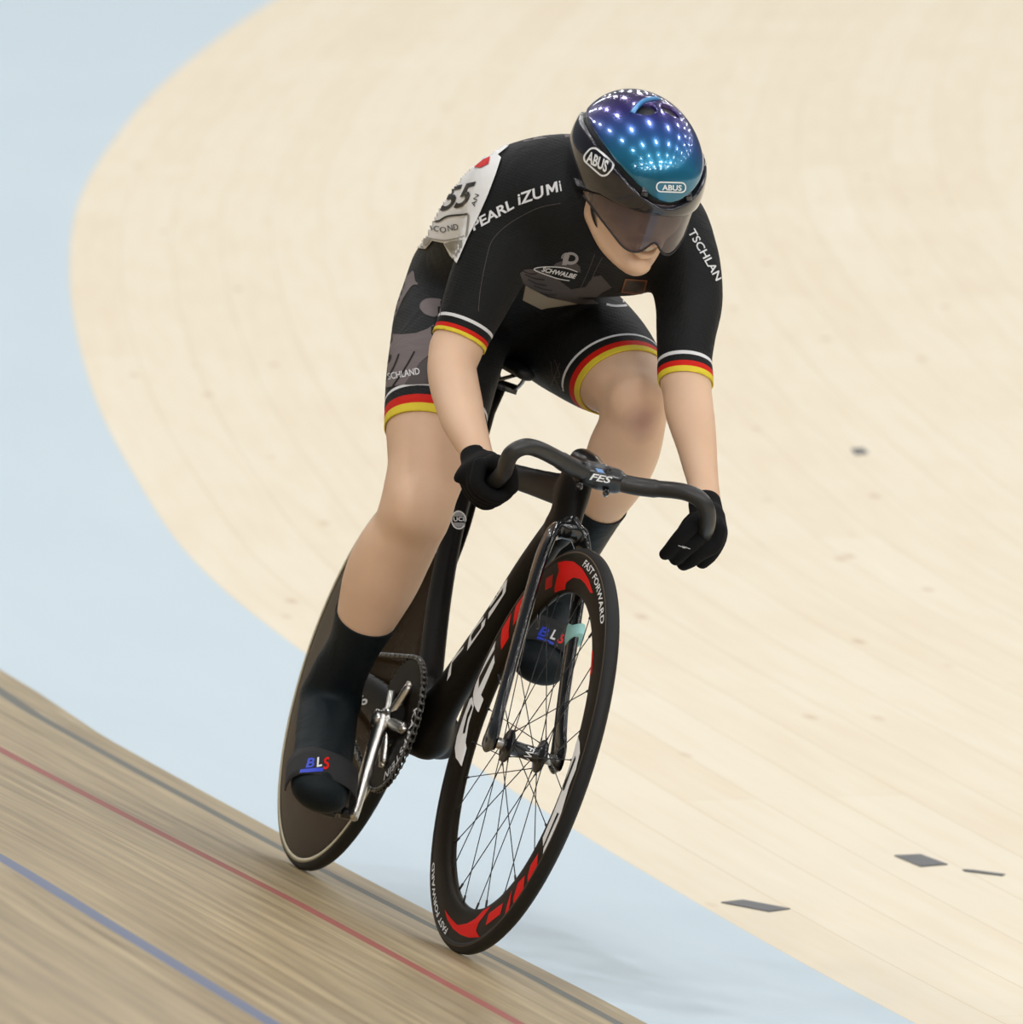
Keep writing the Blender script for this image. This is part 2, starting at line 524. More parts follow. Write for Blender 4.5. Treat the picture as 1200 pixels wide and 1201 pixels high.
NRM = [n if n[1] > 0 else -n for n in NRM]           # points to the infield


def strip_mesh(name, fn, cols, mats, label_kind='structure', midx=lambda k: 0):
    """fn(i, c) -> world xyz, cols = lateral parameters"""
    V = []; F = []; UV = []; MI = []
    for i in range(len(CE)):
        for c in cols: V.append(fn(i, c)); UV.append((ARC[i], c))
    m = len(cols)
    for i in range(len(CE) - 1):
        for k in range(m - 1):
            F.append((i * m + k, i * m + k + 1, (i + 1) * m + k + 1, (i + 1) * m + k)); MI.append(midx(k))
    o = mk(name, V, F, None, None, True, mats, MI)
    uvl = o.data.uv_layers.new(name='UVMap')
    for lp in o.data.loops: uvl.data[lp.index].uv = UV[lp.vertex_index]
    o.data.update()
    bm = bmesh.new(); bm.from_mesh(o.data); bmesh.ops.recalc_face_normals(bm, faces=bm.faces)
    if sum(f.normal.z for f in bm.faces) < 0: bmesh.ops.reverse_faces(bm, faces=bm.faces)
    bm.to_mesh(o.data); bm.free()
    o['kind'] = 'structure'
    return o


def infield(i, c):
    p = CE[i] + NRM[i] * c; return (p[0], p[1], H0)
YE = .22
def outer(i):
    """outer edge of the painted band, on the foot of the bank"""
    x = CE[i][0]; q = CE[i] - NRM[i] * width(x)
    zt = -math.tan(BANK) * q[1] if x > -4 else None
    return q
def band(i, c):
    q = outer(i); p = CE[i] + (q - CE[i]) * c
    ze = ZE[i]; return (p[0], p[1], H0 + (ze - H0) * c)
ZE = []
for i in range(len(CE)):
    q = outer(i); x = CE[i][0]
    ZE.append(-math.tan(BANK) * (q[1]) if x > -3.5 else None)
zl = [z for z in ZE if z is not None][-1]
ZE = [zl if z is None else z for z in ZE]
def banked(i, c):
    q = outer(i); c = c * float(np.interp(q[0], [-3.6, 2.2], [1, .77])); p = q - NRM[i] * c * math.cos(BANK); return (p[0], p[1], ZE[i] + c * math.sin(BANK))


strip_mesh('infield_floor', infield, [0, .3, .8, 1.6, 3, 6, 10, 14], [M_IN])
strip_mesh('blue_band', band, [0, .25, .5, .75, 1], [M_BL])
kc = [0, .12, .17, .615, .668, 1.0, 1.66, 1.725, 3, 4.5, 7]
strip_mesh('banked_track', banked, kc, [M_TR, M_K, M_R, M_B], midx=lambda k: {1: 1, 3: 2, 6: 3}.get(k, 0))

#@@BIKE
# ------------------------------------------------------------------ the track bicycle (built upright in its own frame: x forward, y left, z up)
M_CARB = mat('carbon', (.0065, .0052, .004), rough=.45, coat=.0, spec=.25, noise=.3, nscale=140)
M_CARBG = mat('gloss_carbon', (.008, .008, .0085), rough=.2, coat=.6)
M_DISC = mat('disc_carbon', (.028, .0155, .006), rough=.2, coat=0, spec=.4, noise=.2, nscale=240)
M_RIM = mat('rim_carbon', (.012, .0085, .0045), rough=.4, coat=.0, spec=.22, noise=.25, nscale=200)
M_TYRE = mat('tyre_rubber', (.008, .008, .0078), rough=.6, spec=.35, noise=.3, nscale=90)
M_TAN = mat('tyre_sidewall', srgb(196, 186, 158), rough=.6)
M_TAN2 = mat('dark_sidewall', srgb(84, 66, 44), rough=.6)
M_ALU = mat('polished_aluminium', (.62, .60, .56), rough=.30, metal=1)
M_STEEL = mat('steel', (.55, .54, .52), rough=.28, metal=1)
M_CHAIN = mat('chain_steel', (.17, .165, .155), rough=.38, metal=.9)
M_BLK = mat('black_alloy', (.010, .010, .011), rough=.28, coat=.3)
M_RING = mat('chainring_black', (.008, .0065, .005), rough=.42, spec=.2, noise=.2)
M_WHITE = mat('white_print', (.80, .80, .80), rough=.55, spec=.2)
M_RED = mat('red_print', srgb(216, 16, 8), rough=.55, spec=.2)
M_BLUE = mat('blue_print', srgb(38, 66, 196), rough=.5)
M_CYAN = mat('pale_cyan_tape', srgb(164, 218, 214), rough=.6)
M_SADDLE = mat('saddle_cover', (.012, .012, .012), rough=.55)
M_STRAP = mat('nylon_strap', (.012, .012, .013), rough=.8, bump=.4, bscale=900)
M_SPOKE = mat('spoke_black', (.03, .03, .03), rough=.35, metal=.6)
for m_, q_ in ((M_DISC, 1.13), (M_RIM, 1.25), (M_CARB, 1.3), (M_RING, 1.25)): m_.node_tree.nodes['Principled BSDF'].inputs['IOR'].default_value = q_
M_GREY = mat('grey_print', srgb(150, 150, 150), rough=.5)

bike = bpy.data.objects.new('track_bicycle', None); COL.objects.link(bike)
bike.rotation_euler = (-BANK, 0, 0)
tag(bike, 'black carbon track bicycle with a solid rear disc and a deep spoked front wheel', 'bicycle')
FH = np.array([.97, 0, .3355]); RH = np.array([0, 0, .3355]); BB = np.array([.41, 0, .293]); R_ = .3355


def tyre_profile(r0, w):
    return [(r0 + w * math.cos(a), w * 1.02 * math.sin(a)) for a in [2 * PI * k / 20 for k in range(20)]]

# --- front wheel: deep section rim
def rim_side(r):          # half width of the rim at radius r
    return float(np.interp(r, [.2615, .264, .272, .290, .310, .3225, .325], [.0025, .006, .0095, .0118, .0116, .0105, .0098]))
rr = [.2615, .264, .268, .272, .280, .290, .300, .310, .318, .3225, .325]
prof = [(r, rim_side(r)) for r in rr] + [(r, -rim_side(r)) for r in reversed(rr)]
front_wheel = MB().add(*lathe_y(prof, FH[0], FH[2], 200)).obj('front_wheel', M_RIM, bike)
tag(front_wheel, 'deep spoked front wheel with red and white graphics')
MB().add(*lathe_y(tyre_profile(R_ - .0115, .0115), FH[0], FH[2], 200)).obj('tyre', M_TYRE, front_wheel)
# thin sidewall line where tyre meets rim
for s in (-1, 1):
    pf = [(.3225, s * .0109), (.3268, s * .0113), (.3272, s * .0118), (.3225, s * .0114)]
    MB().add(*lathe_y(pf, FH[0], FH[2], 160)).obj('sidewall', M_TAN2, front_wheel)
# hub
hub = [(0, -.050), (.0075, -.050), (.0075, -.040), (.011, -.0355), (.0125, -.032), (.026, -.0315), (.0272, -.030), (.0272, -.0275), (.026, -.026),
       (.0165, -.023), (.0125, -.020), (.0120, 0), (.0125, .020), (.0165, .023), (.026, .026), (.0272, .0275), (.0272, .030), (.026, .0315), (.0125, .032), (.011, .0355), (.0075, .040), (.0075, .050), (0, .050)]
HB = MB().add(*lathe_axis(hub, FH, (0, 1, 0), 40)).obj('hub', M_BLK, front_wheel)
for s in (-1, 1):
    MB().add(*lathe_axis([(0, .034 * s), (.0085, .034 * s), (.0092, .036 * s), (.0092, .0535 * s), (.008, .0545 * s), (0, .0545 * s)], FH, (0, 1, 0), 28)).obj('axle_cap', M_ALU, front_wheel)
NS = 28
for i in range(NS):
    a = 2 * PI * (i + .35) / NS; s = 1 if i % 2 else -1
    tw = (.75 if (i // 2) % 2 else -.75)
    p0 = FH + np.array([.0255 * math.cos(a + tw), s * .0288, .0245 * math.sin(a + tw)])
    p1 = FH + np.array([.264 * math.cos(a), s * .002, .264 * math.sin(a)])
    d = unit(p1 - p0); L = np.linalg.norm(p1 - p0)
    b = MB().add(*cyl(p0, p1, .00085, 8)).add(*cyl(p1 - d * .014, p1 + d * .003, .0019, 8)).add(*cyl(p0, p0 + d * .012, .0012, 8))
    b.obj('spoke', M_SPOKE, front_wheel)
# valve
MB().add(*cyl(FH + np.array([.262 * math.cos(2.2), 0, .262 * math.sin(2.2)]), FH + np.array([.232 * math.cos(2.2), 0, .232 * math.sin(2.2)]), .0028, 10)).obj('valve', M_BLK, front_wheel)

FWT = bvh_of(front_wheel)
def rimxy(rad, ang):
    """point on the near side face of the front rim; ang in degrees from straight up, forward positive"""
    a = math.radians(ang)
    return (FH[0] + rad * math.sin(a), -rim_side(rad) - .0004, FH[2] + rad * math.cos(a))
def rim_print(name, bm, m, ang0, dang, r0, dr, parent=front_wheel, off=.0005):
    """flat x -> angle (degrees), flat y -> radius"""
    def place(a, r):
        t = math.radians(a); return (FH[0] + r * math.sin(t), -rim_side(r) - off, FH[2] + r * math.cos(t))
    return warp(name, bm, m, parent, lambda x, y: (ang0 + dang * x, r0 + dr * y), (1.5, .004), place)
# graphics traced on the near face of the rim
def t6(ox, oy, k, pts): return [(ox + a / k, oy + b / k) for a, b in pts]
STEER = math.radians(.6)          # the front wheel is turned very slightly into the bend
S_AX = Vector((-.2756, 0, .9613)); S_P = Vector((.833, 0, .690))
S_M = Matrix.Translation(S_P) @ Matrix.Rotation(STEER, 4, S_AX) @ Matrix.Translation(-S_P); S_I = S_M.inverted()
def pol(u, v):
    o_ = S_I @ Vector(CP); d_ = S_I.to_3x3() @ Vector(ray(u, v)); p = o_ + d_ * ((-.0112 - o_.y) / d_.y)
    dx, dz = p[0] - FH[0], p[2] - FH[2]
    a = math.atan2(dx, dz)
    return (math.degrees(a) % 360, min(max(math.hypot(dx, dz) - .027 * math.sin(a) ** 2, .2655), .3215))
def rpx(pts, m, name='rim_graphic'):
    q = []
    for i in range(len(pts)):
        a, b = pts[i], pts[(i + 1) % len(pts)]
        for t in (0, .25, .5, .75): q.append(pol(a[0] + (b[0] - a[0]) * t, a[1] + (b[1] - a[1]) * t))
    if max(p[0] for p in q) - min(p[0] for p in q) > 180: q = [(p[0] - 360 if p[0] > 180 else p[0], p[1]) for p in q]
    return rim_print(name, poly2d([q]), m, 0, 1, 0, 1, off=.0012 if m is M_RIM else .0005)
rpx(t6(540, 560, 6, [(690, 585), (745, 582), (800, 592), (860, 640), (910, 715), (945, 800), (925, 800), (885, 745), (850, 715), (795, 705), (745, 735), (722, 780), (700, 830), (640, 828), (668, 745), (700, 650)]), M_RED)
rpx(t6(540, 560, 6, [(612, 690), (662, 668), (645, 755), (600, 772)]), M_RED)
rpx(t6(510, 660, 7.06, [(757, 188), (735, 330), (650, 465), (670, 290)]), M_RED)
rpx(t6(510, 660, 7.06, [(634, 348), (605, 560), (540, 660), (550, 440)]), M_RED)
rpx(t6(510, 660, 7.06, [(493, 580), (485, 660), (345, 900), (340, 1000), (485, 705), (478, 770), (352, 1050), (370, 1160), (345, 1215), (308, 1200), (292, 1120), (292, 1040), (330, 880), (410, 720)]), M_WHITE)
rpx(t6(500, 760, 4.288, [(200, 235), (160, 330), (130, 430), (120, 500), (124, 555), (166, 642), (184, 572), (163, 530), (168, 470), (190, 370), (222, 270), (215, 225)]), M_WHITE)
rpx(t6(500, 760, 4.288, [(212, 262), (188, 320), (168, 400), (164, 425), (172, 420), (192, 340), (216, 280)]), M_RIM)
rpx(t6(500, 760, 4.288, [(786, 428), (803, 470), (803, 530), (780, 620), (745, 710), (700, 850), (650, 980), (592, 1110), (600, 1050), (600, 990), (660, 850), (712, 715), (745, 610), (770, 510)]), M_WHITE)
rpx(t6(500, 760, 4.288, [(782, 545), (745, 640), (718, 700), (712, 740), (722, 730), (750, 650), (782, 565)]), M_RIM)
rpx(t6(500, 760, 4.288, [(682, 855), (640, 950), (600, 1040), (598, 1055), (640, 965), (688, 862)]), M_RIM)
rpx(t6(500, 960, 6, [(128, 650), (150, 715), (190, 775), (245, 820), (300, 845), (372, 852), (350, 800), (372, 745), (405, 700), (445, 638), (395, 655), (345, 712), (290, 742), (225, 752), (175, 705)]), M_RED)
rpx(t6(500, 960, 6, [(440, 692), (542, 635), (520, 712), (418, 775)]), M_RED)
rpx(t6(500, 960, 6, [(596, 575), (606, 545), (590, 650), (556, 748), (540, 750), (570, 650)]), M_RED)
rpx(t6(500, 960, 6, [(650, 505), (702, 455), (685, 560), (650, 635), (605, 690), (615, 610)]), M_RED)
rpx(t6(500, 960, 6, [(745, 385), (803, 298), (785, 420), (745, 505), (710, 545), (722, 460)]), M_RED)
rpx([(696.5, 757), (700.5, 757), (700.5, 783), (697, 787)], M_RED, 'rim_label')
rpx([(694, 757), (696.3, 757), (696.8, 788), (694.5, 789)], M_WHITE, 'rim_label')
for h, a0 in ((0, 3.5), (180, 7)):
    bm = text2d('FAST FORWARD', .03, .25, 1.05)
    x1 = max(v.co.x for v in bm.verts)
    rim_print('rim_lettering', bm, M_WHITE, h + a0, 38 / x1, .3085, .0112, off=.0011)
HBV = bvh_of(HB)
print_text('hub_lettering', 'FFWD', HBV, M_WHITE, front_wheel, (621, 871), (610, 895), 9, .02, off=.0006)

# --- rear disc wheel
dp = [(.008, -.047), (.030, -.045), (.060, -.036), (.120, -.027), (.200, -.019), (.280, -.0135), (.312, -.0115), (.322, -.0100),
      (.322, .0100), (.312, .0115), (.280, .0135), (.200, .019), (.120, .027), (.060, .036), (.030, .045), (.008, .047)]
rear_wheel = MB().add(*lathe_y(dp, 0, RH[2], 200)).obj('rear_wheel', M_DISC, bike)
tag(rear_wheel, 'solid brown-black carbon disc wheel with a cream tyre edge')
MB().add(*lathe_y(tyre_profile(R_ - .0115, .0115), 0, RH[2], 200)).obj('tyre', M_TYRE, rear_wheel)
for s in (-1, 1):
    MB().add(*lathe_y([(.3175, s * .0108), (.3245, s * .0112), (.3250, s * .0122), (.3175, s * .0122)], 0, RH[2], 200)).obj('sidewall', M_TAN, rear_wheel)
for q in (-1, 1):
    ax = MB().add(*lathe_axis([(0, q * .084), (.0045, q * .0832), (.0072, q * .0805), (.0082, q * .0765), (.0082, q * .069), (.0088, q * .0685), (.0125, q * .068), (.0132, q * .0665), (.0132, q * .0635), (.0125, q * .0622), (0, q * .0622)], RH, (0, 1, 0), 24))
    ax.obj('axle_nut', M_STEEL, rear_wheel)
# sprocket
sp = [(.012, -.052), (.030, -.0445), (.030, -.0425), (.012, -.0425)]
def gear(cx, cy, cz, r, teeth, w, hole):
    V = []; F = []; n = teeth * 6
    for i in range(n):
        a = 2 * PI * i / n; k = i % 6
        rr_ = r + (.0042, .0042, .0010, -.0022, -.0022, .0010)[k]
        for yy in (cy - w / 2, cy + w / 2):
            V.append((cx + rr_ * math.cos(a), yy, cz + rr_ * math.sin(a))); V.append((cx + hole * math.cos(a), yy, cz + hole * math.sin(a)))
    for i in range(n):
        j = (i + 1) % n
        F += [(4 * i, 4 * j, 4 * j + 2, 4 * i + 2), (4 * i, 4 * i + 1, 4 * j + 1, 4 * j), (4 * i + 2, 4 * j + 2, 4 * j + 3, 4 * i + 3), (4 * i + 1, 4 * i + 3, 4 * j + 3, 4 * j + 1)]
    return V, F
MB().add(*gear(0, -.047, RH[2], .0285, 14, .0022, .016)).obj('sprocket', M_STEEL, rear_wheel)

# --- frame (one moulded carbon piece)
fr = Field((-.04, -.075, .21), (.86, .075, .83), .0032)
px = lambda u, v, y=0: PY(u, v, y)
# down tube, following the front wheel
fr.limb([(.765, 0, .680), (.692, 0, .605), (.613, 0, .506), (.541, 0, .424), (.483, 0, .354), (.455, 0, .295)],
        [(.020, .034), (.021, .034), (.022, .035), (.024, .038), (.027, .041), (.032, .034)], k=.02)
# bottom bracket shell and belly
fr.limb([(.41, -.036, .293), (.41, .036, .293)], [.034, .034], k=.03)
fr.limb([(.40, 0, .302), (.452, 0, .288)], [(.028, .034), (.027, .028)], k=.03)
# deep seat tube hugging the disc
fr.limb([(.41, 0, .32), (.365, 0, .375), (.315, 0, .44), (.270, 0, .505), (.235, 0, .575), (.210, 0, .65), (.200, 0, .72), (.20, 0, .775)],
        [(.020, .030), (.019, .032), (.018, .033), (.0175, .033), (.0165, .031), (.0155, .028), (.0145, .024), (.0145, .022)], k=.06)
# top tube
fr.limb([(.79, 0, .745), (.70, 0, .742), (.55, 0, .738), (.40, 0, .735), (.22, 0, .735)], [(.015, .030), (.015, .026), (.014, .022), (.0135, .020), (.0135, .020)], k=.02)
# head tube
fr.limb([(.775, 0, .790), (.790, 0, .735), (.805, 0, .690)], [(.021, .034), (.021, .038), (.022, .036)], k=.03)
# stays
for s in (-1, 1):
    fr.limb([(.405, s * .034, .298), (.330, s * .041, .306), (.20, s * .050, .322), (.06, s * .058, .333), (.0, s * .0595, .3355)],
            [(.011, .036), (.010, .038), (.008, .030), (.0055, .015), (.0045, .016)], k=.008)
    fr.limb([(.205, s * .006, .755), (.20, s * .02, .71), (.15, s * .042, .60), (.06, s * .056, .42), (.0, s * .0595, .3355)],
            [(.008, .014), (.006, .013), (.005, .012), (.0045, .011), (.0045, .014)], k=.008)
V, Q = fr.mesh(); V = relax(V, Q, 3)
frame = mk('frame', V, Q, M_CARB, bike)
FT = bvh_of(frame)
# frame lettering along the down tube (traced), and other prints
def fpoly(pls, m=M_WHITE, name='frame_lettering', tree=FT, par=frame, **k): return print_poly(name, pls, tree, m, par, **k)
def t7(pts): return [(510 + a / 7.06, 660 + b / 7.06) for a, b in pts]
fpoly([t7([(605, 135), (588, 245), (492, 398), (443, 470), (450, 415), (478, 375), (562, 262), (572, 205), (520, 285), (458, 375), (468, 330), (540, 215)])], grid=2)
fpoly([t7([(425, 460), (415, 520), (270, 730), (285, 640), (300, 590), (350, 515), (410, 440), (405, 465), (330, 560), (305, 605), (305, 655), (385, 545), (392, 500)])], grid=2)
fpoly([t7([(245, 690), (238, 715), (145, 830), (135, 930), (103, 980), (120, 890), (150, 795)])], grid=2)
print_text('frame_lettering', '-6', FT, M_WHITE, frame, (419, 831), (433, 824), 11, .03)
fpoly([[(538 + 8.5 * math.cos(a), 610 + 11 * math.sin(a)) for a in np.linspace(0, 2 * PI, 24, False)],
       [(538 + 7.2 * math.cos(a), 610 + 9.4 * math.sin(a)) for a in np.linspace(0, 2 * PI, 24, False)]], name='round_sticker', grid=3)
fpoly([[(531.5, 613), (544.5, 613), (543, 617), (538, 619), (533, 617)]], name='round_sticker', m=M_GREY, grid=3)
fpoly([[(531.5, 602.5), (538, 600.5), (544.5, 602.5), (545, 606), (531, 606)]], name='round_sticker', m=M_GREY, grid=3)
print_text('round_sticker', 'UCI', FT, M_WHITE, frame, (532.5, 611.6), (544, 611), 4.6, .03, off=.0012)

# --- fork with glossy front spine
fk = Field((.76, -.075, .30), (1.00, .075, .83), .0026)
fk.limb([(.795, 0, .800), (.812, 0, .740), (.833, 0, .690)], [(.0075, .010), (.0085, .010), (.012, .012)], k=.008)
fk.limb([(.828, -.022, .676), (.835, 0, .688), (.828, .022, .676)], [(.013, .011), (.013, .014), (.013, .011)], side=(1, 0, 0), k=.012)
fk.limb([(.795, 0, .695), (.835, 0, .690)], [(.022, .016), (.016, .012)], k=.012)
for s in (-1, 1):
    fk.limb([(.826, s * .022, .684), (.838, s * .031, .660), (.852, s * .037, .620), (.885, s * .043, .535), (.925, s * .049, .435), (.950, s * .054, .380), (.966, s * .0575, .345), (.968, s * .0575, .325)],
            [(.0085, .024), (.0085, .026), (.0080, .025), (.0078, .022), (.0078, .019), (.0072, .024), (.0060, .034), (.0052, .035)], k=.010)
for s in (-1, 1): fk.ell((.966, s * .0590, .338), (.017, .0050, .024), k=.008)
V, Q = fk.mesh(); V = relax(V, Q, 2)
fork = mk('fork', V, Q, M_CARBG, bike)
for s in (-1, 1):
    MB().add(*lathe_axis([(0, s * .0665), (.0035, s * .0665), (.0055, s * .0655), (.0055, s * .062), (0, s * .062)], (.970, 0, .3355), (0, 1, 0), 16)).obj('axle_bolt', M_BLK, fork)
# strip of pale tape with the timing chip on the far blade
V, F = tube([PY(674, 753, .046), PY(674.5, 746, .046), PY(675, 737, .0455), PY(674.5, 731, .042)], [(.0115, .026), (.0125, .028), (.0125, .028), (.0110, .026)], 24, side=(0, 1, 0))
tape = MB().add(V, F).obj('chip_tape', M_CYAN, fork); bevel(tape, .002); tape['label'] = 'pale cyan tape'

front_wheel.matrix_local = S_M; fork.matrix_local = S_M
# --- stem and handlebar
CL = P(703, 559, .880)
st = Field(CL - np.array([.13, .06, .06]), CL + np.array([.05, .06, .05]), .0025)
st.limb([(.780, 0, .800), (.83, 0, .797), tuple(CL)], [(.022, .018), (.017, .017), (.017, .018)], k=.01)
bdir = unit(P(752, 571, .900) - P(664, 546, .900)); 
st.limb([CL - bdir * .026, CL + bdir * .026], [.0205, .0205], k=.008)
V, Q = st.mesh(); V = relax(V, Q, 2); stem = mk('stem', V, Q, M_BLK, bike)
vd = unit(CP - CL)
for (u, v) in [(684, 545), (714, 553), (680, 570), (711, 578)]:
    c = P(u, v, .895); n = unit(vd * .9 + np.array([0, 0, .15]))
    MB().add(*lathe_axis([(0, .004), (.0022, .004), (.0028, .0065), (.0048, .0065), (.0054, .004), (.0054, -.012), (0, -.012)], c, n, 16)).obj('bolt', M_BLK, stem)
ST = bvh_of(stem)
print_text('stem_lettering', 'FES', ST, M_WHITE, stem, (691, 562), (717, 567), 7.5, .035, .3)
fpoly([[(698, 549), (706, 551), (709, 555), (701, 554)]], m=mat('pale_blue_print', srgb(120, 160, 215)), name='stem_badge', tree=ST, par=stem, grid=3)
hb_r = [P(568, 573, .800), P(576, 568, .840), P(586, 560, .885), P(592, 551, .925), P(595, 541, .945), P(600, 532, .957), P(609, 526, .962), P(620, 524, .958), P(634, 528, .945), P(652, 537, .920), P(668, 546, .900), P(684, 553, .887)]
hb_l = [P(703, 559, .880), P(724, 565, .884), P(745, 570, .892), P(768, 573, .905), P(790, 575, .925), P(806, 578, .940), P(819, 584, .950), P(827, 593, .952), P(830, 604, .945), P(829, 617, .925), P(824, 630, .885), P(818, 640, .845), P(812, 648, .805)]
pts = spline(hb_r + hb_l, 5)
rads = []
for p in pts:
    c = np.linalg.norm(p - CL); rads.append(.0155 if c < .03 else .0148 if c < .09 else .0135)
handlebar = MB().add(*tube(pts, rads, 20)).obj('handlebar', mat('bar_carbon', (.022, .021, .020), rough=.42, coat=.1), bike)

# --- seat post and saddle
SD = np.array([.205, .004, .905])
seat_post = MB().add(*tube([(.205, 0, .76), (.195, 0, .82), SD - (.005, 0, .035)], [(.012, .020), (.012, .019), (.012, .015)], 20, side=(0, 1, 0))).obj('seat_post', M_CARB, bike)
sdl = Field((.03, -.09, .85), (.38, .09, .94), .003)
sdl.limb([(.07, 0, .912), (.11, 0, .914), (.18, 0, .908), (.26, 0, .902), (.33, 0, .897)], [(.060, .010), (.066, .011), (.042, .012), (.024, .011), (.018, .010)], k=0)
V, Q = sdl.mesh(); V = relax(V, Q, 3); saddle = mk('saddle', V, Q, M_SADDLE, bike)
for s in (-1, 1):
    MB().add(*tube(spline([(.09, s * .022, .900), (.13, s * .024, .872), (.23, s * .022, .870), (.31, s * .008, .892)], 6), .0035, 8)).obj('rail', M_BLK, saddle)
MB().add(*box((.20, 0, .868), .05, .056, .016)).obj('clamp', M_BLK, saddle)

# --- crankset
RC_ = BB + np.array([0, -.046, 0]); RR = .1125
crankset = MB().add(*gear(RC_[0], RC_[1], RC_[2], RR, 56, .0028, .060)).obj('crankset', M_RING, bike, smooth=False)
CRT = None
ca = math.radians(-72.5)      # direction of the right arm in the x-z plane
cd = np.array([math.cos(ca), 0, math.sin(ca)])
CE_R = BB + cd * .168 + np.array([0, -.080, 0]); CE_L = BB - cd * .168 + np.array([0, .080, 0])
spd = MB()
for k in range(5):
    a = ca + PI + PI / 5 * 0 + 2 * PI * k / 5 + PI / 5
    e = RC_ + np.array([math.cos(a) * .072, -.004, math.sin(a) * .072]); b0 = BB + np.array([math.cos(a) * .012, -.060, math.sin(a) * .012])
    spd.add(*tube(spline([b0, b0 * .5 + e * .5 + np.array([0, .001, 0]), e], 4), [(.009, .012)] * 1 + [(.0075, .010)] * 7 + [(.005, .008)], 12, side=(0, 1, 0)))
    spd.add(*cyl(e + np.array([0, -.006, 0]), e + np.array([0, .008, 0]), .0052, 12))
spd.add(*cyl(BB + np.array([0, -.072, 0]), BB + np.array([0, -.048, 0]), .019, 24, .022))
sp_o = spd.obj('spider', M_ALU, crankset)
def arm(c0, c1, nm, out):
    c0 = np.asarray(c0); c1 = np.asarray(c1)
    q = spline([c0 - (c1 - c0) * .05, c0 + (c1 - c0) * .15, c0 + (c1 - c0) * .5, c0 + (c1 - c0) * .85, c1 + (c1 - c0) * .04], 4)
    n = len(q); rad = [(np.interp(i / (n - 1), [0, .2, .8, 1], [.0115, .0100, .0085, .0080]), np.interp(i / (n - 1), [0, .2, .5, .9, 1], [.019, .0190, .0150, .0135, .010])) for i in range(n)]
    return MB().add(*tube(q, rad, 16, side=(0, 1, 0), power=3)).obj(nm, M_ALU, crankset)
arm(BB + np.array([0, -.070, 0]), CE_R, 'crank_arm', -1)
arm(BB + np.array([0, .066, 0]), CE_L, 'crank_arm', 1)
MB().add(*lathe_axis([(0, -.086), (.006, -.086), (.0085, -.084), (.0145, -.0835), (.0145, -.070), (0, -.070)], BB, (0, 1, 0), 20)).obj('crank_bolt', M_ALU, crankset)
# inner web of the chainring (full plate) with lettering
web = MB().add(*lathe_y([(.040, RC_[1] - .0010), (.100, RC_[1] - .0012), (.104, RC_[1] - .0014), (.104, RC_[1] + .001), (.040, RC_[1] + .001)], RC_[0], RC_[2], 96)).obj('chainring_plate', M_RING, crankset)
bm = text2d('KAPPSTEIN', .02, 0, 1.12); x1 = max(v.co.x for v in bm.verts)
def rplace(a, r): return (RC_[0] + r * math.cos(a), RC_[1] - .0022, RC_[2] + r * math.sin(a))
warp('ring_lettering', bm, M_WHITE, crankset, lambda x, y: (math.radians(24) - math.radians(88) * x / x1, .0865 + .0155 * y), (.05, .006), rplace)

# --- chain: outer and inner links round chainring and sprocket
def tangent_path():
    c1 = np.array([RC_[0], RC_[2]]); r1 = RR + .0005; c2 = np.array([0, RH[2]]); r2 = .0290
    d = c1 - c2; L = np.linalg.norm(d); th = math.atan2(d[1], d[0]); ph = math.asin((r1 - r2) / L)
    aU = th + PI / 2 + ph; aD = th - PI / 2 - ph
    pts = []
    def arc(c, r, a, b, n): return [c + r * np.array([math.cos(a + (b - a) * k / n), math.sin(a + (b - a) * k / n)]) for k in range(n + 1)]
    pts += arc(c1, r1, aU, aD, 160)
    pts += arc(c2, r2, aD, aU - 2 * PI, 60)
    pts.append(pts[0]); return pts
tp = tangent_path(); seg = [0]
for i in range(1, len(tp)): seg.append(seg[-1] + np.linalg.norm(tp[i] - tp[i - 1]))
TOT = seg[-1]; NL = int(round(TOT / .0127)); NL += NL % 2
def at(s_):
    s_ %= TOT; return np.array([np.interp(s_, seg, [p[i] for p in tp]) for i in (0, 1)])
cb = MB()
for i in range(NL):
    a = at(i * TOT / NL); b = at((i + 1) * TOT / NL); A = np.array([a[0], RC_[1], a[1]]); B = np.array([b[0], RC_[1], b[1]])
    o_ = .0042 if i % 2 else .0030
    for s in (-1, 1):
        d_ = np.array([0, s * o_, 0]); mid = (A + B) / 2
        e = unit(B - A) * .0034
        cb.add(*tube([A - e + d_, A + d_, mid + d_, B + d_, B + e + d_], [(.0006, .0018), (.0006, .0040), (.0006, .0028), (.0006, .0040), (.0006, .0018)], 8, side=(0, 1, 0)))
    cb.add(*cyl(A - (0, .0056, 0), A + (0, .0056, 0), .0017, 8)); cb.add(*cyl(A - (0, .0026, 0), A + (0, .0026, 0), .0036, 10))
chain = cb.obj('chain', M_CHAIN, bike)

# --- pedals
def pedal(c, sgn, tilt):
    ct, st_ = math.cos(tilt), math.sin(tilt)
    Rm = np.array([[ct, 0, -st_], [0, 1, 0], [st_, 0, ct]])
    b = MB()
    b.add(*cyl(np.array(c), np.array(c) + (0, sgn * .085, 0), .0055, 14))
    b.add(*box(np.array(c) + (0, sgn * .055, 0), .046, .044, .010, Rm))
    b.add(*cyl(np.array(c) + (0, sgn * .004, 0), np.array(c) + (0, sgn * .022, 0), .010, 16))
    return bevel(b.obj('pedal', M_BLK, bike), .003)
TR = math.radians(-24); TL = math.radians(-8)
ped_r = pedal(CE_R, -1, TR); ped_l = pedal(CE_L, 1, TL)

#@@PERSON
#@@PERSON
# ------------------------------------------------------------------ the rider
person = bpy.data.objects.new('person', None); COL.objects.link(person)
person.rotation_euler = (-BANK, 0, 0)
tag(person, 'track cyclist in a black skinsuit and blue-purple helmet crouched over the drop handlebar', 'person')

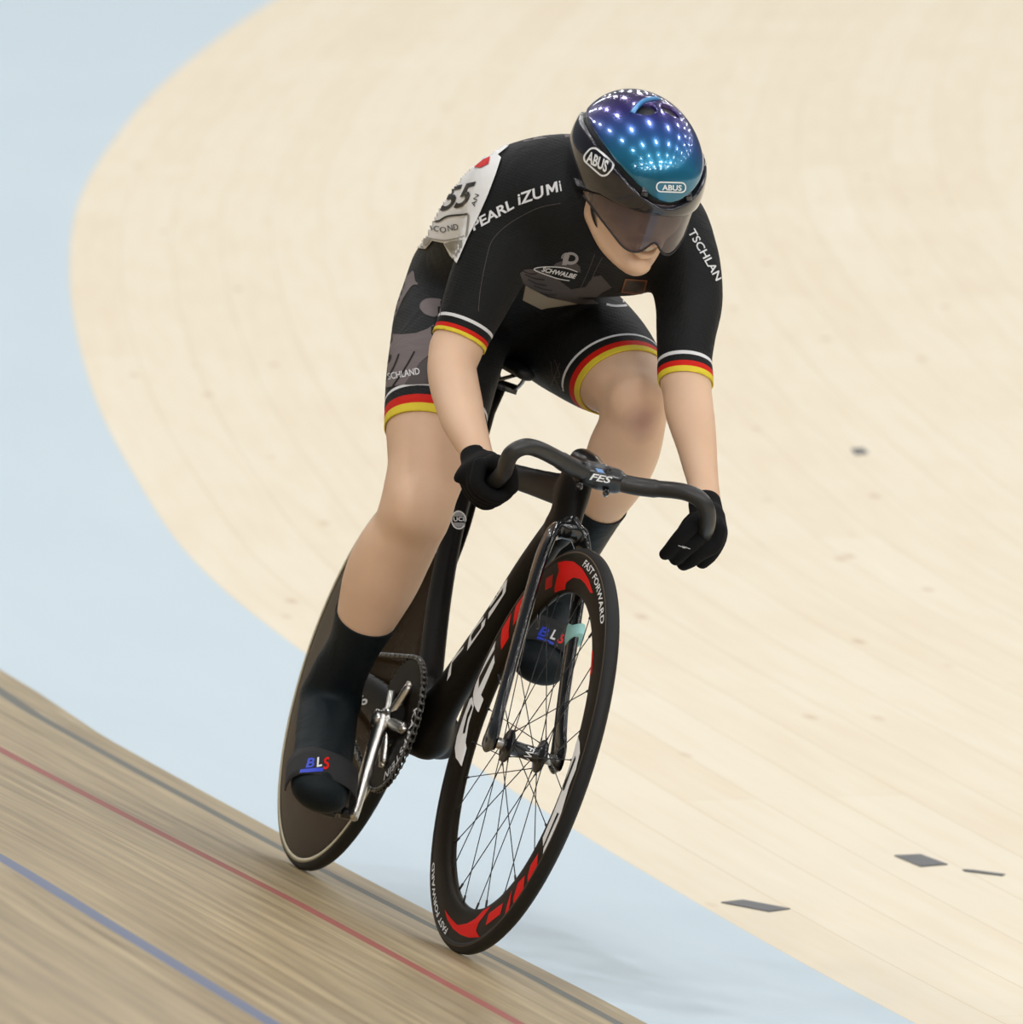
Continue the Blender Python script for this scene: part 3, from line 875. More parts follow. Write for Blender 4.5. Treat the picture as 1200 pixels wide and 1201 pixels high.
def skin_mat():
    m = mat('skin', srgb(220, 186, 156), rough=.5, sss=.15, spec=.35)
    nt = m.node_tree; b = nt.nodes['Principled BSDF']; N = nt.nodes.new; Lk = nt.links.new
    tc = N('ShaderNodeTexCoord')
    n1 = N('ShaderNodeTexNoise'); n1.inputs['Scale'].default_value = 9; n1.inputs['Detail'].default_value = 6; Lk(tc.outputs['Object'], n1.inputs[0])
    mx = N('ShaderNodeMix'); mx.data_type = 'RGBA'; mx.inputs[6].default_value = srgb(212, 172, 140); mx.inputs[7].default_value = srgb(236, 202, 174); Lk(n1.outputs['Fac'], mx.inputs[0])
    # bruise on the left kneecap
    kc_ = P(757, 497, .60)
    ds = N('ShaderNodeVectorMath'); ds.operation = 'DISTANCE'; ds.inputs[1].default_value = tuple(kc_); Lk(tc.outputs['Object'], ds.inputs[0])
    ad = N('ShaderNodeMath'); ad.operation = 'MULTIPLY_ADD'; ad.inputs[1].default_value = .03; Lk(n1.outputs['Fac'], ad.inputs[0]); Lk(ds.outputs['Value'], ad.inputs[2])
    mr = N('ShaderNodeMapRange'); mr.inputs[1].default_value = .025; mr.inputs[2].default_value = .058; mr.inputs[3].default_value = .5; mr.inputs[4].default_value = 0; Lk(ad.outputs[0], mr.inputs[0])
    m2 = N('ShaderNodeMix'); m2.data_type = 'RGBA'; m2.inputs[7].default_value = srgb(140, 84, 96); Lk(mr.outputs[0], m2.inputs[0]); Lk(mx.outputs[2], m2.inputs[6])
    Lk(m2.outputs[2], b.inputs['Base Color'])
    return m
M_SKIN = skin_mat()

def suit_mat(name, col, rough=.62, dots=.5, scale=230):
    m = mat(name, col, rough=rough, spec=.2, sheen=.02)
    nt = m.node_tree; b = nt.nodes['Principled BSDF']; N = nt.nodes.new; Lk = nt.links.new
    tc = N('ShaderNodeTexCoord'); vo = N('ShaderNodeTexVoronoi'); vo.inputs['Scale'].default_value = scale; vo.inputs['Randomness'].default_value = .15
    Lk(tc.outputs['Object'], vo.inputs['Vector'])
    bp = N('ShaderNodeBump'); bp.inputs['Strength'].default_value = dots; bp.inputs['Distance'].default_value = .0012; Lk(vo.outputs['Distance'], bp.inputs['Height'])
    ns = N('ShaderNodeTexNoise'); ns.inputs['Scale'].default_value = 14; ns.inputs['Detail'].default_value = 3; ns.inputs['Distortion'].default_value = 1.2; Lk(tc.outputs['Object'], ns.inputs[0])
    b2 = N('ShaderNodeBump'); b2.inputs['Strength'].default_value = .35; b2.inputs['Distance'].default_value = .01; Lk(ns.outputs['Fac'], b2.inputs['Height']); Lk(bp.outputs[0], b2.inputs['Normal'])
    Lk(b2.outputs[0], b.inputs['Normal'])
    return m
M_SUIT = suit_mat('suit_black', (.0080, .0088, .0095), dots=.6, scale=200)
M_SUITS = suit_mat('suit_black_smooth', (.007, .0072, .0075), dots=.1)
M_GREYP = suit_mat('suit_grey', srgb(116, 106, 106), dots=.15)
M_GREYD = suit_mat('suit_dark_grey', srgb(82, 76, 76), dots=.15)
M_SW = suit_mat('hem_white', srgb(224, 224, 226), dots=.1); M_SR = suit_mat('hem_red', srgb(206, 30, 18), dots=.1); M_SY = suit_mat('hem_yellow', srgb(228, 206, 60), dots=.1)
M_SOCK = suit_mat('shoe_cover', (.0030, .0072, .0095), rough=.55, dots=.15)
M_GLOVE = mat('glove', (.005, .005, .0055), rough=.85, spec=.2, bump=.5, bscale=700)
M_PRINT = mat('suit_print_white', srgb(222, 222, 224), rough=.6, spec=.2)
M_PRINTG = mat('suit_print_grey', srgb(160, 156, 158), rough=.6, spec=.2)

PXM = 742.0
def S_(lst):
    """(u, v, x, half width px or m, depth radius m) -> points, radii"""
    pts = [P(q[0], q[1], q[2]) for q in lst]
    rad = [((q[3] / PXM * 1.03) if q[3] > 1 else q[3], q[4]) for q in lst]
    return pts, rad

RLEG = [(552, 338, .16, .100, .100), (534, 375, .23, .096, .098), (524, 415, .30, 65, .094), (517, 450, .36, 62, .088), (509, 500, .42, 56, .078), (502, 545, .465, 47, .066), (492, 580, .49, 43, .058), (485, 604, .495, 41, .055)]
RSHIN = [(490, 598, .49, 39, .056), (478, 622, .475, 41, .055), (462, 648, .45, 45, .055), (447, 680, .425, 44.5, .056), (433, 715, .40, 37, .052), (416, 755, .37, 28.5, .043), (398, 790, .34, 30.5, .037), (389, 815, .322, 33.5, .038)]
RFOOT = [(387, 822, .31, 33, .040), (383, 848, .355, 34, .040), (380, 878, .41, 34, .034), (377, 905, .46, 34, .035), (375, 928, .51, 33, .031)]
LLEG = [(645, 366, .15, .098, .100), (662, 385, .22, .095, .098), (684, 402, .30, .090, .094), (706, 420, .38, .084, .086), (726, 438, .45, .074, .072), (741, 456, .51, .062, .060), (746, 468, .535, .055, .054)]
LSHIN = [(744, 470, .53, 39, .054), (741, 500, .525, 39, .056), (731, 530, .50, 42, .056), (719, 560, .475, 38, .054), (704, 590, .43, 30, .048), (688, 622, .38, 26, .040), (670, 655, .33, 25, .034), (655, 685, .29, 27, .036)]
LFOOT = [(650, 700, .265, 29, .038), (645, 722, .30, 31, .038), (639, 745, .35, 33, .034), (634, 764, .40, 33, .033), (631, 780, .435, 31, .028)]
TORSO = [(607, 352, .12, .145, .100), (594, 326, .21, .140, .108), (612, 288, .33, .144, .112), (644, 260, .43, .154, .116), (676, 252, .52, .155, .110), (700, 250, .585, .12, .085)]
RARM = [(622, 232, .52, .070, .072), (604, 250, .53, .067, .068), (588, 285, .54, .060, .062), (566, 335, .545, .053, .056), (548, 378, .555, .0445, .047), (535, 408, .56, .040, .043)]
RFORE = [(534, 412, .56, 29, .042), (530, 430, .58, 28.5, .040), (533, 452, .61, 29, .039), (538, 472, .65, 28, .037), (543, 492, .69, 26.5, .034), (551, 512, .73, 23, .029), (559, 532, .765, 19.5, .024), (563, 545, .79, 20, .022)]
LARM = [(775, 272, .53, .066, .070), (792, 292, .56, .062, .064), (803, 320, .59, .056, .058), (808, 355, .62, 37, .050), (805, 390, .65, 32.5, .045), (803, 425, .675, 29, .041), (804, 445, .69, 27.5, .039)]
LFORE = [(804, 440, .69, 28, .040), (806, 458, .70, 28, .039), (808, 478, .715, 29, .037), (812, 498, .73, 27.5, .034), (817, 522, .75, 24, .030), (821, 546, .77, 21, .026), (825, 568, .79, 18.5, .023), (827, 584, .805, 18.5, .022), (828, 598, .82, 19, .022)]


def fill_body(f, hands=True):
    f.limb(*S_(TORSO), k=.03)
    # pelvis / buttocks
    f.limb([P(560, 335, .10), P(650, 362, .10)], [(.085, .10), (.085, .10)], side=(0, 0, 1), k=.05)
    # shoulder girdle and chest
    f.limb([P(618, 228, .52), P(680, 222, .56), P(775, 268, .52)], [.070, .078, .068], side=(1, 0, 0), k=.04)
    f.limb([P(640, 290, .50), P(740, 300, .50)], [(.070, .055), (.066, .055)], side=(1, 0, 0), k=.05)
    for L in (RLEG, LLEG): f.limb(*S_(L), k=.035)
    for L in (RSHIN, LSHIN): f.limb(*S_(L), k=.012)
    for L in (RFOOT, LFOOT): f.limb(*S_(L), k=.012)
    # heels
    f.limb([P(391, 818, .31), P(396, 846, .285)], [.036, .028], k=.015)
    f.limb([P(654, 690, .285), P(655, 712, .255)], [.035, .027], k=.015)
    # kneecaps
    f.ell(P(489, 594, .535), (.022, .032, .034), k=.03)
    f.ell(P(745, 468, .570), (.020, .034, .034), k=.03)
    for L in (RARM, LARM): f.limb(*S_(L), k=.03)
    for L in (RFORE, LFORE): f.limb(*S_(L), k=.012)
    # neck
    f.limb([P(690, 235, .56), P(718, 232, .62), P(738, 228, .68)], [.072, .062, .058], k=.03)

body_f = Field((.0, -.32, .08), (.93, .34, 1.42), .0042)
fill_body(body_f)

# ---- hands: four fingers curled round the drop, thumb closing over them
def vec(r, u, t): return RC.T @ np.array([r, u, t])       # image-right, image-up, toward the viewer
def hand(f, wrist, fore, a, b, sgn, grow=0.0, k=.006):
    a = np.array(a); b = np.array(b); ax_ = unit(b - a)
    out = np.array([0, -sgn, 0.]); out = unit(out - ax_ * np.dot(out, ax_)); up = unit(np.cross(ax_, out) * (1 if np.cross(ax_, out)[2] > 0 else -1))
    L = np.linalg.norm(b - a)
    n4 = [.0105, .0108, .0104, .0092]; ln = [1.0, 1.08, 1.0, .86]
    cs = [a + (b - a) * (i + .5) / 4 for i in range(4)]
    kn = []
    for i, c in enumerate(cs):
        th0, th1 = math.radians(35), math.radians(35 - 215 * ln[i])
        arc = []
        for q in range(9):
            t = th0 + (th1 - th0) * q / 8; rho = .0255 + (.008 if q in (0,) else 0) + .0025 * math.sin(q * PI / 2.7)
            arc.append(c + out * rho * math.cos(t) + up * rho * math.sin(t))
        kn.append(arc[0])
        f.limb(arc, [n4[i] * (1.08 - .022 * q) + grow for q in range(9)], side=tuple(ax_), k=.0035, smooth=2)
    w_ = np.array(wrist); mid = (kn[0] + kn[3]) / 2
    pc = w_ * .45 + mid * .55
    sd = unit(np.cross(mid - w_, out)) 
    f.limb([w_ - unit(mid - w_) * .02, w_, pc, mid], [(.024 + grow, .019 + grow), (.026 + grow, .020 + grow), (.037 + grow, .019 + grow), (.039 + grow, .015 + grow)], side=tuple(ax_), k=.01, smooth=3)
    # heel of the hand lying on the bar
    f.limb([w_ * .5 + cs[1] * .5 + up * .012, cs[2] + up * .020], [.020 + grow, .016 + grow], k=.012)
    # thumb: leaves the side of the palm near the wrist and closes across the bar
    inn = -out
    t0 = w_ * .55 + cs[0] * .45 + up * .012
    f.limb([t0, cs[0] + up * .028 - ax_ * .010 + out * .006, cs[0] + up * .020 + inn * .018 - ax_ * .014, cs[0] - up * .004 + inn * .029 - ax_ * .010], [.014 + grow, .0125 + grow, .0115 + grow, .0100 + grow], k=.006, smooth=3)
    return cs, out, up, ax_
HR = dict(wrist=P(562, 547, .790), fore=None, a=P(581, 563, .875), b=P(566, 573, .800), sgn=1)
HL = dict(wrist=P(829, 604, .825), fore=None, a=P(822, 628, .895), b=P(812, 641, .820), sgn=-1)
for H in (HR, HL): hand(body_f, grow=-.0025, **H)
V, Q = body_f.mesh(0.0); V = relax(V, Q, 3)
BV, BQ = V, Q

# ---- head, modelled finer, in its own axes (F forward, U up, L left)
Fv = unit(vec(.33, -.42, .85)); Uv = vec(.24, .89, .39); Uv = unit(Uv - Fv * np.dot(Uv, Fv)); Lv = np.cross(Uv, Fv)
HC = P(745, 221, .70)
def h_(fw, up, lf=0.0): return HC + Fv * fw + Uv * up + Lv * lf
AX = [Fv, Lv, Uv]
hf = Field(HC - .165, HC + .165, .0021)
hf.ell(h_(-.018, .035), (.098, .076, .088), AX, k=0)
hf.ell(h_(.022, -.020), (.072, .066, .080), AX, k=.03)
hf.limb([h_(-.01, -.055, -.049), h_(.035, -.088, -.032), h_(.068, -.103, 0), h_(.035, -.088, .032), h_(-.01, -.055, .049)], [.017, .016, .018, .016, .017], k=.03)   # jaw
hf.ell(h_(.080, -.098), (.018, .021, .016), AX, k=.012)                     # chin
for s in (-1, 1):
    hf.ell(h_(.062, -.022, s * .038), (.020, .022, .022), AX, k=.02)          # cheekbone
    hf.ell(h_(.097, .010, s * .032), (.016, .019, .012), AX, k=.012, mode='s')   # socket
    hf.ell(h_(.083, .008, s * .032), (.0125, .0125, .0125), AX, k=.002)         # eyeball under lids
    hf.limb([h_(.090, .022, s * .012), h_(.092, .027, s * .030), h_(.080, .023, s * .050)], [.0075, .008, .007], k=.012)  # brow
    hf.limb([h_(.010, .030, s * .074), h_(-.010, .028, s * .080), h_(-.016, .005, s * .080), h_(-.004, -.022, s * .075)], [.007, .008, .007, .007], k=.004)  # ear
hf.limb([h_(.088, .012), h_(.099, -.012), h_(.106, -.030)], [(.008, .008), (.009, .009), (.0115, .010)], side=tuple(Lv), k=.010)  # nose
for s in (-1, 1):
    hf.ell(h_(.096, -.034, s * .011), (.010, .0075, .0075), AX, k=.006)
    hf.ell(h_(.105, -.041, s * .006), (.005, .0035, .0035), AX, k=.002, mode='s')
# parted lips
hf.limb([h_(.082, -.059, -.026), h_(.098, -.055, -.010), h_(.100, -.0565, 0), h_(.098, -.055, .010), h_(.082, -.059, .026)], [.0042, .0058, .0055, .0058, .0042], k=.006)
hf.limb([h_(.082, -.061, -.025), h_(.093, -.074, -.010), h_(.095, -.0755, 0), h_(.093, -.074, .010), h_(.082, -.061, .025)], [.0042, .0058, .0062, .0058, .0042], k=.006)
hf.limb([h_(.088, -.0635, -.021), h_(.100, -.0655, 0), h_(.088, -.0635, .021)], [(.0045, .010), (.0064, .012), (.0045, .010)], side=tuple(Uv), k=.002, mode='s')
hf.limb([h_(-.045, -.04), h_(-.085, -.10), P(716, 236, .62), P(700, 240, .59)], [.058, .060, .062, .066], k=.03)
V, Q = hf.mesh(0.0); V = relax(V, Q, 2)
MBd = MB().add(BV, BQ).add(V, Q)
body = MBd.obj('body', M_SKIN, person)
HT = bvh_of(body)
# teeth
teeth = MB()
for i in range(8):
    t = (i - 3.5) / 3.5; teeth.add(*tube([h_(.0945 - .010 * t * t, -.0585, t * .018), h_(.0940 - .010 * t * t, -.0680, t * .018)], [(.0026, .0022), (.0024, .0014)], 8, side=tuple(Lv)))
teeth.obj('teeth', mat('teeth', srgb(225, 215, 195), rough=.3), body)

# ---- clothes: the body's own surface pushed outwards and cut at neck, cuffs, hems and sock tops
V, Q = body_f.mesh(.0032); V = relax(V, Q, 3)
bmC = bmesh.new()
meC = bpy.data.meshes.new('tmp'); meC.from_pydata([tuple(v) for v in V], [], [tuple(int(i) for i in q) for q in Q]); bmC.from_mesh(meC)

def cut(c, n, R, offs, gap=.012):
    """planar cuts across one limb; a gap just past the last one separates the clothing"""
    c = Vector(c); n = Vector(n).normalized()
    for o in list(offs) + [gap]:
        co = c + n * o
        g = [f for f in bmC.faces if (f.calc_center_median() - c).length < R]
        vs = {v for f in g for v in f.verts}; es = {e for f in g for e in f.edges}
        bmesh.ops.bisect_plane(bmC, geom=list(vs) + list(es) + g, plane_co=co, plane_no=n)
    kill = [f for f in bmC.faces if (f.calc_center_median() - c).length < R and max(offs) < (f.calc_center_median() - c).dot(n) < gap]
    bmesh.ops.delete(bmC, geom=kill, context='FACES')
HEM = []
def hem(u, v, x, n, R, bands):
    c = P(u, v, x); n = unit(n); offs = [0.0]
    for b_ in bands: offs.append(offs[-1] - b_)
    cut(c, n, R, offs); HEM.append((c, n, R, offs))
# directions: distal along the limb
def dirpx(p, q): return P(*q) - P(*p)
hem(541, 403, .557, dirpx((566, 335, .545), (535, 408, .565)) + np.array([.004, -.002, .004]), .085, [.0062, .0068, .0105, .0052])
hem(805, 450, .695, dirpx((808, 355, .62), (804, 445, .69)), .075, [.0095, .0095, .0115, .0065])
hem(508, 512, .43, dirpx((517, 450, .36), (502, 545, .465)) + np.array([-.030, 0, 0]), .135, [.0150, .0160, .0165, .0055])
hem(733, 443, .475, np.array([.72, .28, -.62]), .115, [.0120, .0130, .0150, .0050])
cut(P(433, 716, .40), dirpx((462, 648, .45), (405, 790, .34)) + np.array([-.03, .02, 0]), .09, [0.0])
SOCK_R = len(HEM)
cut(P(707, 582, .44), dirpx((731, 530, .50), (688, 622, .38)), .09, [0.0])
cut(P(560, 538, .77), dirpx((551, 512, .73), (563, 545, .79)), .05, [0.0])
cut(P(827, 590, .81), dirpx((821, 546, .77), (827, 584, .81)), .05, [0.0])
cut(P(712, 236, .608), Fv * .6 - Uv * -.0 + np.array([.5, 0, .35]), .095, [0.0])

def components(bm):
    seen = set(); out = []
    bm.faces.ensure_lookup_table()
    for f in bm.faces:
        if f.index in seen: continue
        st_ = [f]; seen.add(f.index); comp = []
        while st_:
            g = st_.pop(); comp.append(g)
            for e in g.edges:
                for h in e.link_faces:
                    if h.index not in seen: seen.add(h.index); st_.append(h)
        out.append(comp)
    return out
bmC.faces.index_update(); comps = components(bmC)
def nearest(pt):
    best = None
    for c in comps:
        d = min((f.calc_center_median() - Vector(pt)).length for f in c[::3])
        if best is None or d < best[0]: best = (d, c)
    return best[1]
def emit(name, faces, mats, mi, parent):
    vi = {}; V = []; F = []; M = []
    for f in faces:
        q = []
        for v in f.verts:
            if v.index not in vi: vi[v.index] = len(V); V.append(tuple(v.co))
            q.append(vi[v.index])
        F.append(q); M.append(mi(f.calc_center_median()))
    o = mk(name, V, F, None, parent, True, mats, M)
    so = o.modifiers.new('thickness', 'SOLIDIFY'); so.thickness = .0022; so.offset = -1; so.use_rim = True
    return o
bmC.verts.index_update()
def suit_index(p):
    p = np.array(p)
    for (c, n, R, offs) in HEM:
        if np.linalg.norm(p - c) < R:
            s = float(np.dot(p - c, n))
            for k in range(len(offs) - 1):
                if offs[k + 1] < s <= offs[k] + 1e-5: return (1, 2, 0, 3)[k]      # yellow, red, black, white
    return 0
suit = emit('skinsuit', nearest(P(603, 330, .25) + np.array([0, 0, .1])), [M_SUIT, M_SY, M_SR, M_SW], suit_index, person)
ov_r = emit('overshoe', nearest(P(400, 800, .38)), [M_SOCK], lambda p: 0, person)
ov_l = emit('overshoe', nearest(P(670, 655, .37)), [M_SOCK], lambda p: 0, person)
bmC.free()

for nm, H in (('r', HR), ('l', HL)):
    lo = np.minimum(np.minimum(H['a'], H['b']), H['wrist']) - .065; hi = np.maximum(np.maximum(H['a'], H['b']), H['wrist']) + .065
    g = Field(lo, hi, .0019); hand(g, grow=.0008, **H)
    if nm == 'l':
        for ch in ([(826, 604, .900), (812, 616, .915), (799, 629, .915), (786, 645, .900), (780, 650, .890)], [(832, 612, .885), (820, 630, .905), (803, 645, .905), (793, 655, .890)],
                   [(837, 622, .875), (828, 641, .892), (813, 655, .890), (802, 661, .875)], [(840, 630, .86), (834, 648, .872), (824, 658, .868)]):
            g.limb([P(*c) for c in ch], [.0125, .0130, .0125, .0115, .0095][:len(ch)], k=.005, smooth=4)
        g.limb([P(835, 606, .85), P(834, 630, .865)], [.016, .018], k=.02)
    # cuff
    W = H['wrist'] + 0; fore = P(551, 512, .73) if nm == 'r' else P(821, 546, .77); d_ = unit(W - fore)
    g.limb([W - d_ * .022, W + d_ * .01], [(.0262, .0242), (.029, .024)], k=.008)
    V, Q = g.mesh(); V = relax(V, Q, 2)
    glove = mk('glove', V, Q, M_GLOVE, person)
    if nm == 'l':
        print_text('glove_mark', '~w~', bvh_of(glove), M_PRINT, glove, (795, 641), (809, 645), 4, .02, off=.0008)

ST_ = bvh_of(suit)
#@@HELMET
# ------------------------------------------------------------------ helmet and visor
M_HB = mat('helmet_black', (.009, .008, .014), rough=.16, coat=.8)
M_HD = mat('helmet_dark', (.006, .006, .007), rough=.5)
def irid():
    m = mat('helmet_iridescent', (.1, .2, .5), rough=.22, metal=.55, coat=1.0)
    nt = m.node_tree; b = nt.nodes['Principled BSDF']; N = nt.nodes.new; Lk = nt.links.new
    tc = N('ShaderNodeTexCoord')
    dt = N('ShaderNodeVectorMath'); dt.operation = 'DOT_PRODUCT'; dt.inputs[1].default_value = tuple(Uv * .75 - Fv * .66 + Lv * .25); Lk(tc.outputs['Object'], dt.inputs[0])
    o = float(np.dot(HC, Uv * .75 - Fv * .66 + Lv * .25))
    mr = N('ShaderNodeMapRange'); mr.inputs[1].default_value = o - .035; mr.inputs[2].default_value = o + .16; Lk(dt.outputs['Value'], mr.inputs[0])
    cr = N('ShaderNodeValToRGB'); e = cr.color_ramp.elements
    e[0].position = 0; e[0].color = srgb(28, 108, 138); e[1].position = 1; e[1].color = srgb(40, 22, 70)
    for ps, c in ((.18, srgb(40, 128, 168)), (.40, srgb(52, 96, 168)), (.62, srgb(58, 48, 130)), (.8, srgb(60, 34, 104))):
        q = e.new(ps); q.color = c
    Lk(mr.outputs[0], cr.inputs[0]); Lk(cr.outputs[0], b.inputs['Base Color'])
    return m
M_HI = irid()
H0C = h_(-.035, .040)
def hshape(grow):
    f = Field(HC - .25, HC + .25, .0026)
    f.ell(h_(-.003, .036), (.133 + grow, .097 + grow, .110 + grow), AX, k=0)
    f.ell(h_(-.050, .036), (.122 + grow, .086 + grow, .100 + grow), AX, k=.03)
    return f
f0 = hshape(0)
ax3 = [f0.lo[i] + f0.h * np.arange(f0.n[i]) for i in range(3)]
GX = np.stack(np.meshgrid(*ax3, indexing='ij'), -1) - HC
cF = GX @ Fv; cU = GX @ Uv; cL = GX @ Lv
# lip between the crown and the lower shell
lip = .022 + .66 * (np.sqrt(cL ** 2 + .03 ** 2) - .03) + .10 * np.clip(.12 - cF, 0, .4) - cU      # >0 below the lip
brim = cU - (.006 - .030 * np.clip((.06 - cF) / .10, 0, 1) + .030 * np.clip((-.10 - cF) / .1, 0, 1))   # >0 above the brim edge
base = f0.F.copy()
def emit_field(name, F, m, parent, it=2):
    g = Field(HC - .25, HC + .25, .0026); g.F = F.astype(np.float32); V, Q = g.mesh(); V = relax(V, Q, it)
    return mk(name, V, Q, m, parent)
smax = lambda a, b, k=.004: np.maximum(a, b) + np.maximum(k - np.abs(a - b), 0) ** 2 / (4 * k)
hollow = -(base + .016)
lower = smax(smax(smax(base - .005, -lip * .8), -brim), hollow, .002)
helmet = emit_field('helmet', lower, M_HB, person)
helmet['label'] = 'aero helmet with a blue and purple crown over a black shell'
inner = smax(smax(base + .006, -(brim - .006)), -(base + .014), .002)
emit_field('liner', inner, M_HD, helmet)
crown = smax(smax(base - .001, (lip + .008) * .8), -(base + .012), .002)
# two air intakes on the ridge
vents = [(758, 127), (787, 129)]
IV = BVHTree.FromPolygons(*[[list(map(Vector, a)) if i == 0 else a for i, a in enumerate((lambda v, q: (v, [tuple(int(k) for k in z) for z in q]))(*f0.mesh()))][j] for j in (0, 1)])
for (u, v) in vents:
    p_ = np.array(onto(IV, 0)(u, v)) - HC
    q = np.stack([(cF - p_ @ Fv) / .017, (cU - p_ @ Uv) / .026, (cL - p_ @ Lv) / .0165], -1)
    d_ = (np.sqrt((q ** 2).sum(-1)) - 1) * .014
    crown = smax(crown, -d_, .003)
crown_o = emit_field('crown_shell', crown, M_HI, helmet)
CT = bvh_of(crown_o); LT = bvh_of(helmet)
rd = [onto(CT, .0015)(u, v) for u, v in [(742, 133), (746, 126), (754, 120), (763, 117), (773, 116), (783, 117), (793, 120), (801, 126), (805, 133)]]
rd = [np.array(p) for p in rd if p is not None]
ridge = MB().add(*tube(spline(rd, 4), [(.0045 * min(1, .35 + 3 * min(i, 4 * (len(rd) - 1) - i) / (4 * (len(rd) - 1))), .0045) for i in range(4 * (len(rd) - 1) + 1)], 12)).obj('ridge', mat('helmet_light_blue', srgb(70, 140, 200), rough=.22, metal=.5, coat=1), helmet)
# fins in the channel either side of the crown
for s in (-1, 1):
    for k in range(3):
        L0 = s * (.040 + .017 * k); 
        u0 = .022 + .66 * (math.sqrt(L0 * L0 + .0009) - .03) + .003
        fx = .128 - .030 * k
        z = [h_(fx - .004, u0 - .002, L0 * .98), h_(fx - .004 - .012, u0 + .014, L0 * .93)]
        z = [p_ for p_ in z]
        MB().add(*tube([z[0], (z[0] + z[1]) / 2 + Fv * .002, z[1]], [(.0016, .006)] * 3, 8, side=tuple(Uv))).obj('fin', M_HB, helmet)
def rrect(cx, cy, wx, wy, ang, r, n=6):
    o = []
    for (sx, sy, a0) in ((1, -1, -90), (1, 1, 0), (-1, 1, 90), (-1, -1, 180)):
        for k in range(n + 1):
            a = math.radians(a0 + 90 * k / n); o.append((sx * (wx - r) + r * math.cos(a), sy * (wy - r) + r * math.sin(a)))
    c, s = math.cos(ang), math.sin(ang)
    return [(cx + x * c - y * s, cy + x * s + y * c) for x, y in o]
HALL = bvh_of([helmet, crown_o])
print_poly('badge', [rrect(787, 219.5, 17.5, 6.3, .03, 5.8), rrect(787, 219.5, 16, 4.8, .03, 4.4)], HALL, M_WHITE, helmet, off=.0010, grid=3)
print_text('badge_lettering', 'ABUS', HALL, M_WHITE, helmet, (776.5, 222.8), (799, 223.4), 6.2, .035, off=.0012, grid=2)
print_poly('badge', [rrect(702.5, 190, 18.5, 11, .72, 8), rrect(702.5, 190, 16.5, 9, .72, 6.4)], HALL, M_WHITE, helmet, off=.0010, grid=3)
print_text('badge_lettering', 'ABUS', HALL, M_WHITE, helmet, (688, 189), (711.5, 202), 12.5, .05, off=.0012, grid=2, updir=(.25, -.97))
# visor
def visor_mat():
    m = mat('visor_tint', (.075, .045, .055), rough=.05, coat=1.0, spec=.6, alpha=.56)
    return m
VV = []; VF = []; nu, nv = 48, 14
for i in range(nu + 1):
    a = math.radians(-84 + 168 * i / nu)
    lo_u = -.060 + .044 * (abs(math.sin(a)) ** 2.6) + .018 * math.exp(-(a / .15) ** 2) - .008 * math.exp(-((abs(a) - .45) / .25) ** 2)
    for j in range(nv + 1):
        t = j / nv; u_ = .026 + (lo_u - .026) * t
        rF = .131 - .004 * t - .002 * t * t; rL = .0945 - .004 * t
        VV.append(h_(-.004 + rF * math.cos(a), u_, rL * math.sin(a)))
for i in range(nu):
    for j in range(nv):
        VF.append((i * (nv + 1) + j, i * (nv + 1) + j + 1, (i + 1) * (nv + 1) + j + 1, (i + 1) * (nv + 1) + j))
visor = mk('visor', VV, VF, visor_mat(), person); sv = visor.modifiers.new('t', 'SOLIDIFY'); sv.thickness = .0016
edge = [VV[i * (nv + 1) + nv] for i in range(nu + 1)]
MB().add(*tube(edge, .0016, 8)).obj('visor_rim', M_HD, visor)
# chin strap
MB().add(*tube(spline([h_(.005, .0, -.076), h_(.018, -.045, -.070), h_(.030, -.088, -.040), h_(.040, -.118, 0), h_(.030, -.088, .040), h_(.018, -.045, .070), h_(.005, .0, .076)], 6), [(.0065, .0012)] * 37, 8, side=tuple(Fv))).obj('chin_strap', M_STRAP, helmet)
#@@PRINTS

# ------------------------------------------------------------------ prints on the suit
def tr(ox, oy, k, pts): return [(ox + a / k, oy + b / k) for a, b in pts]
def stroke(pts, wd):
    q = [np.array(p, float) for p in spline(pts, 5)]; A = []; B = []
    for i in range(len(q)):
        d = unit(q[min(i + 1, len(q) - 1)] - q[max(i - 1, 0)]); n = np.array([-d[1], d[0]]) * wd / 2
        A.append(tuple(q[i] + n)); B.append(tuple(q[i] - n))
    return A + B[::-1]
def sp(name, polys, m, off=.0008, grid=3, tree=None, par=None, smooth=0, limit=.075): return print_poly(name, polys, tree or ST_, m, par or suit, off, grid, smooth, .16 if tree else limit)
def sx(name, s_, org, end, h, m=None, tree=None, par=None, **k): return print_text(name, s_, tree or ST_, m or M_PRINT, par or suit, org, end, h, off=k.pop('off', .0012), grid=k.pop('grid', 2.5), **k)
G3 = lambda p: tr(430, 280, 4.8, p)
G2 = lambda p: tr(480, 130, 4.288, p)
G7 = lambda p: tr(560, 260, 5.4545, p)
# thigh of the right leg
sp('suit_pattern', [G3([(262, 180), (275, 235), (292, 258), (258, 265), (215, 325), (180, 400), (150, 470), (150, 400), (200, 260)])], M_GREYP, smooth=3)
sp('suit_pattern', [G3([(425, 350), (398, 338), (340, 338), (304, 365), (306, 400), (340, 430), (410, 443), (420, 400)])], M_GREYP, smooth=3)
sp('suit_pattern', [G3([(128, 535), (200, 540), (280, 532), (345, 508), (385, 480), (380, 560), (355, 652), (300, 700), (215, 820), (112, 838), (105, 700)])], M_GREYP)
sp('suit_pattern', [G3([(360, 655), (300, 702), (215, 822), (380, 818), (380, 700)])], M_GREYD, off=.0010)
for a, b in (((185, 650), (118, 790)), ((272, 636), (150, 832)), ((140, 655), (120, 700))):
    sp('suit_pattern', [stroke(G3([a, ((a[0] + b[0]) / 2 + 6, (a[1] + b[1]) / 2), b]), 2.0)], M_SUITS, off=.0012)
sx('suit_lettering', 'SCHLAND', (456, 445.5), (493, 439), 7.6, bold=.02)
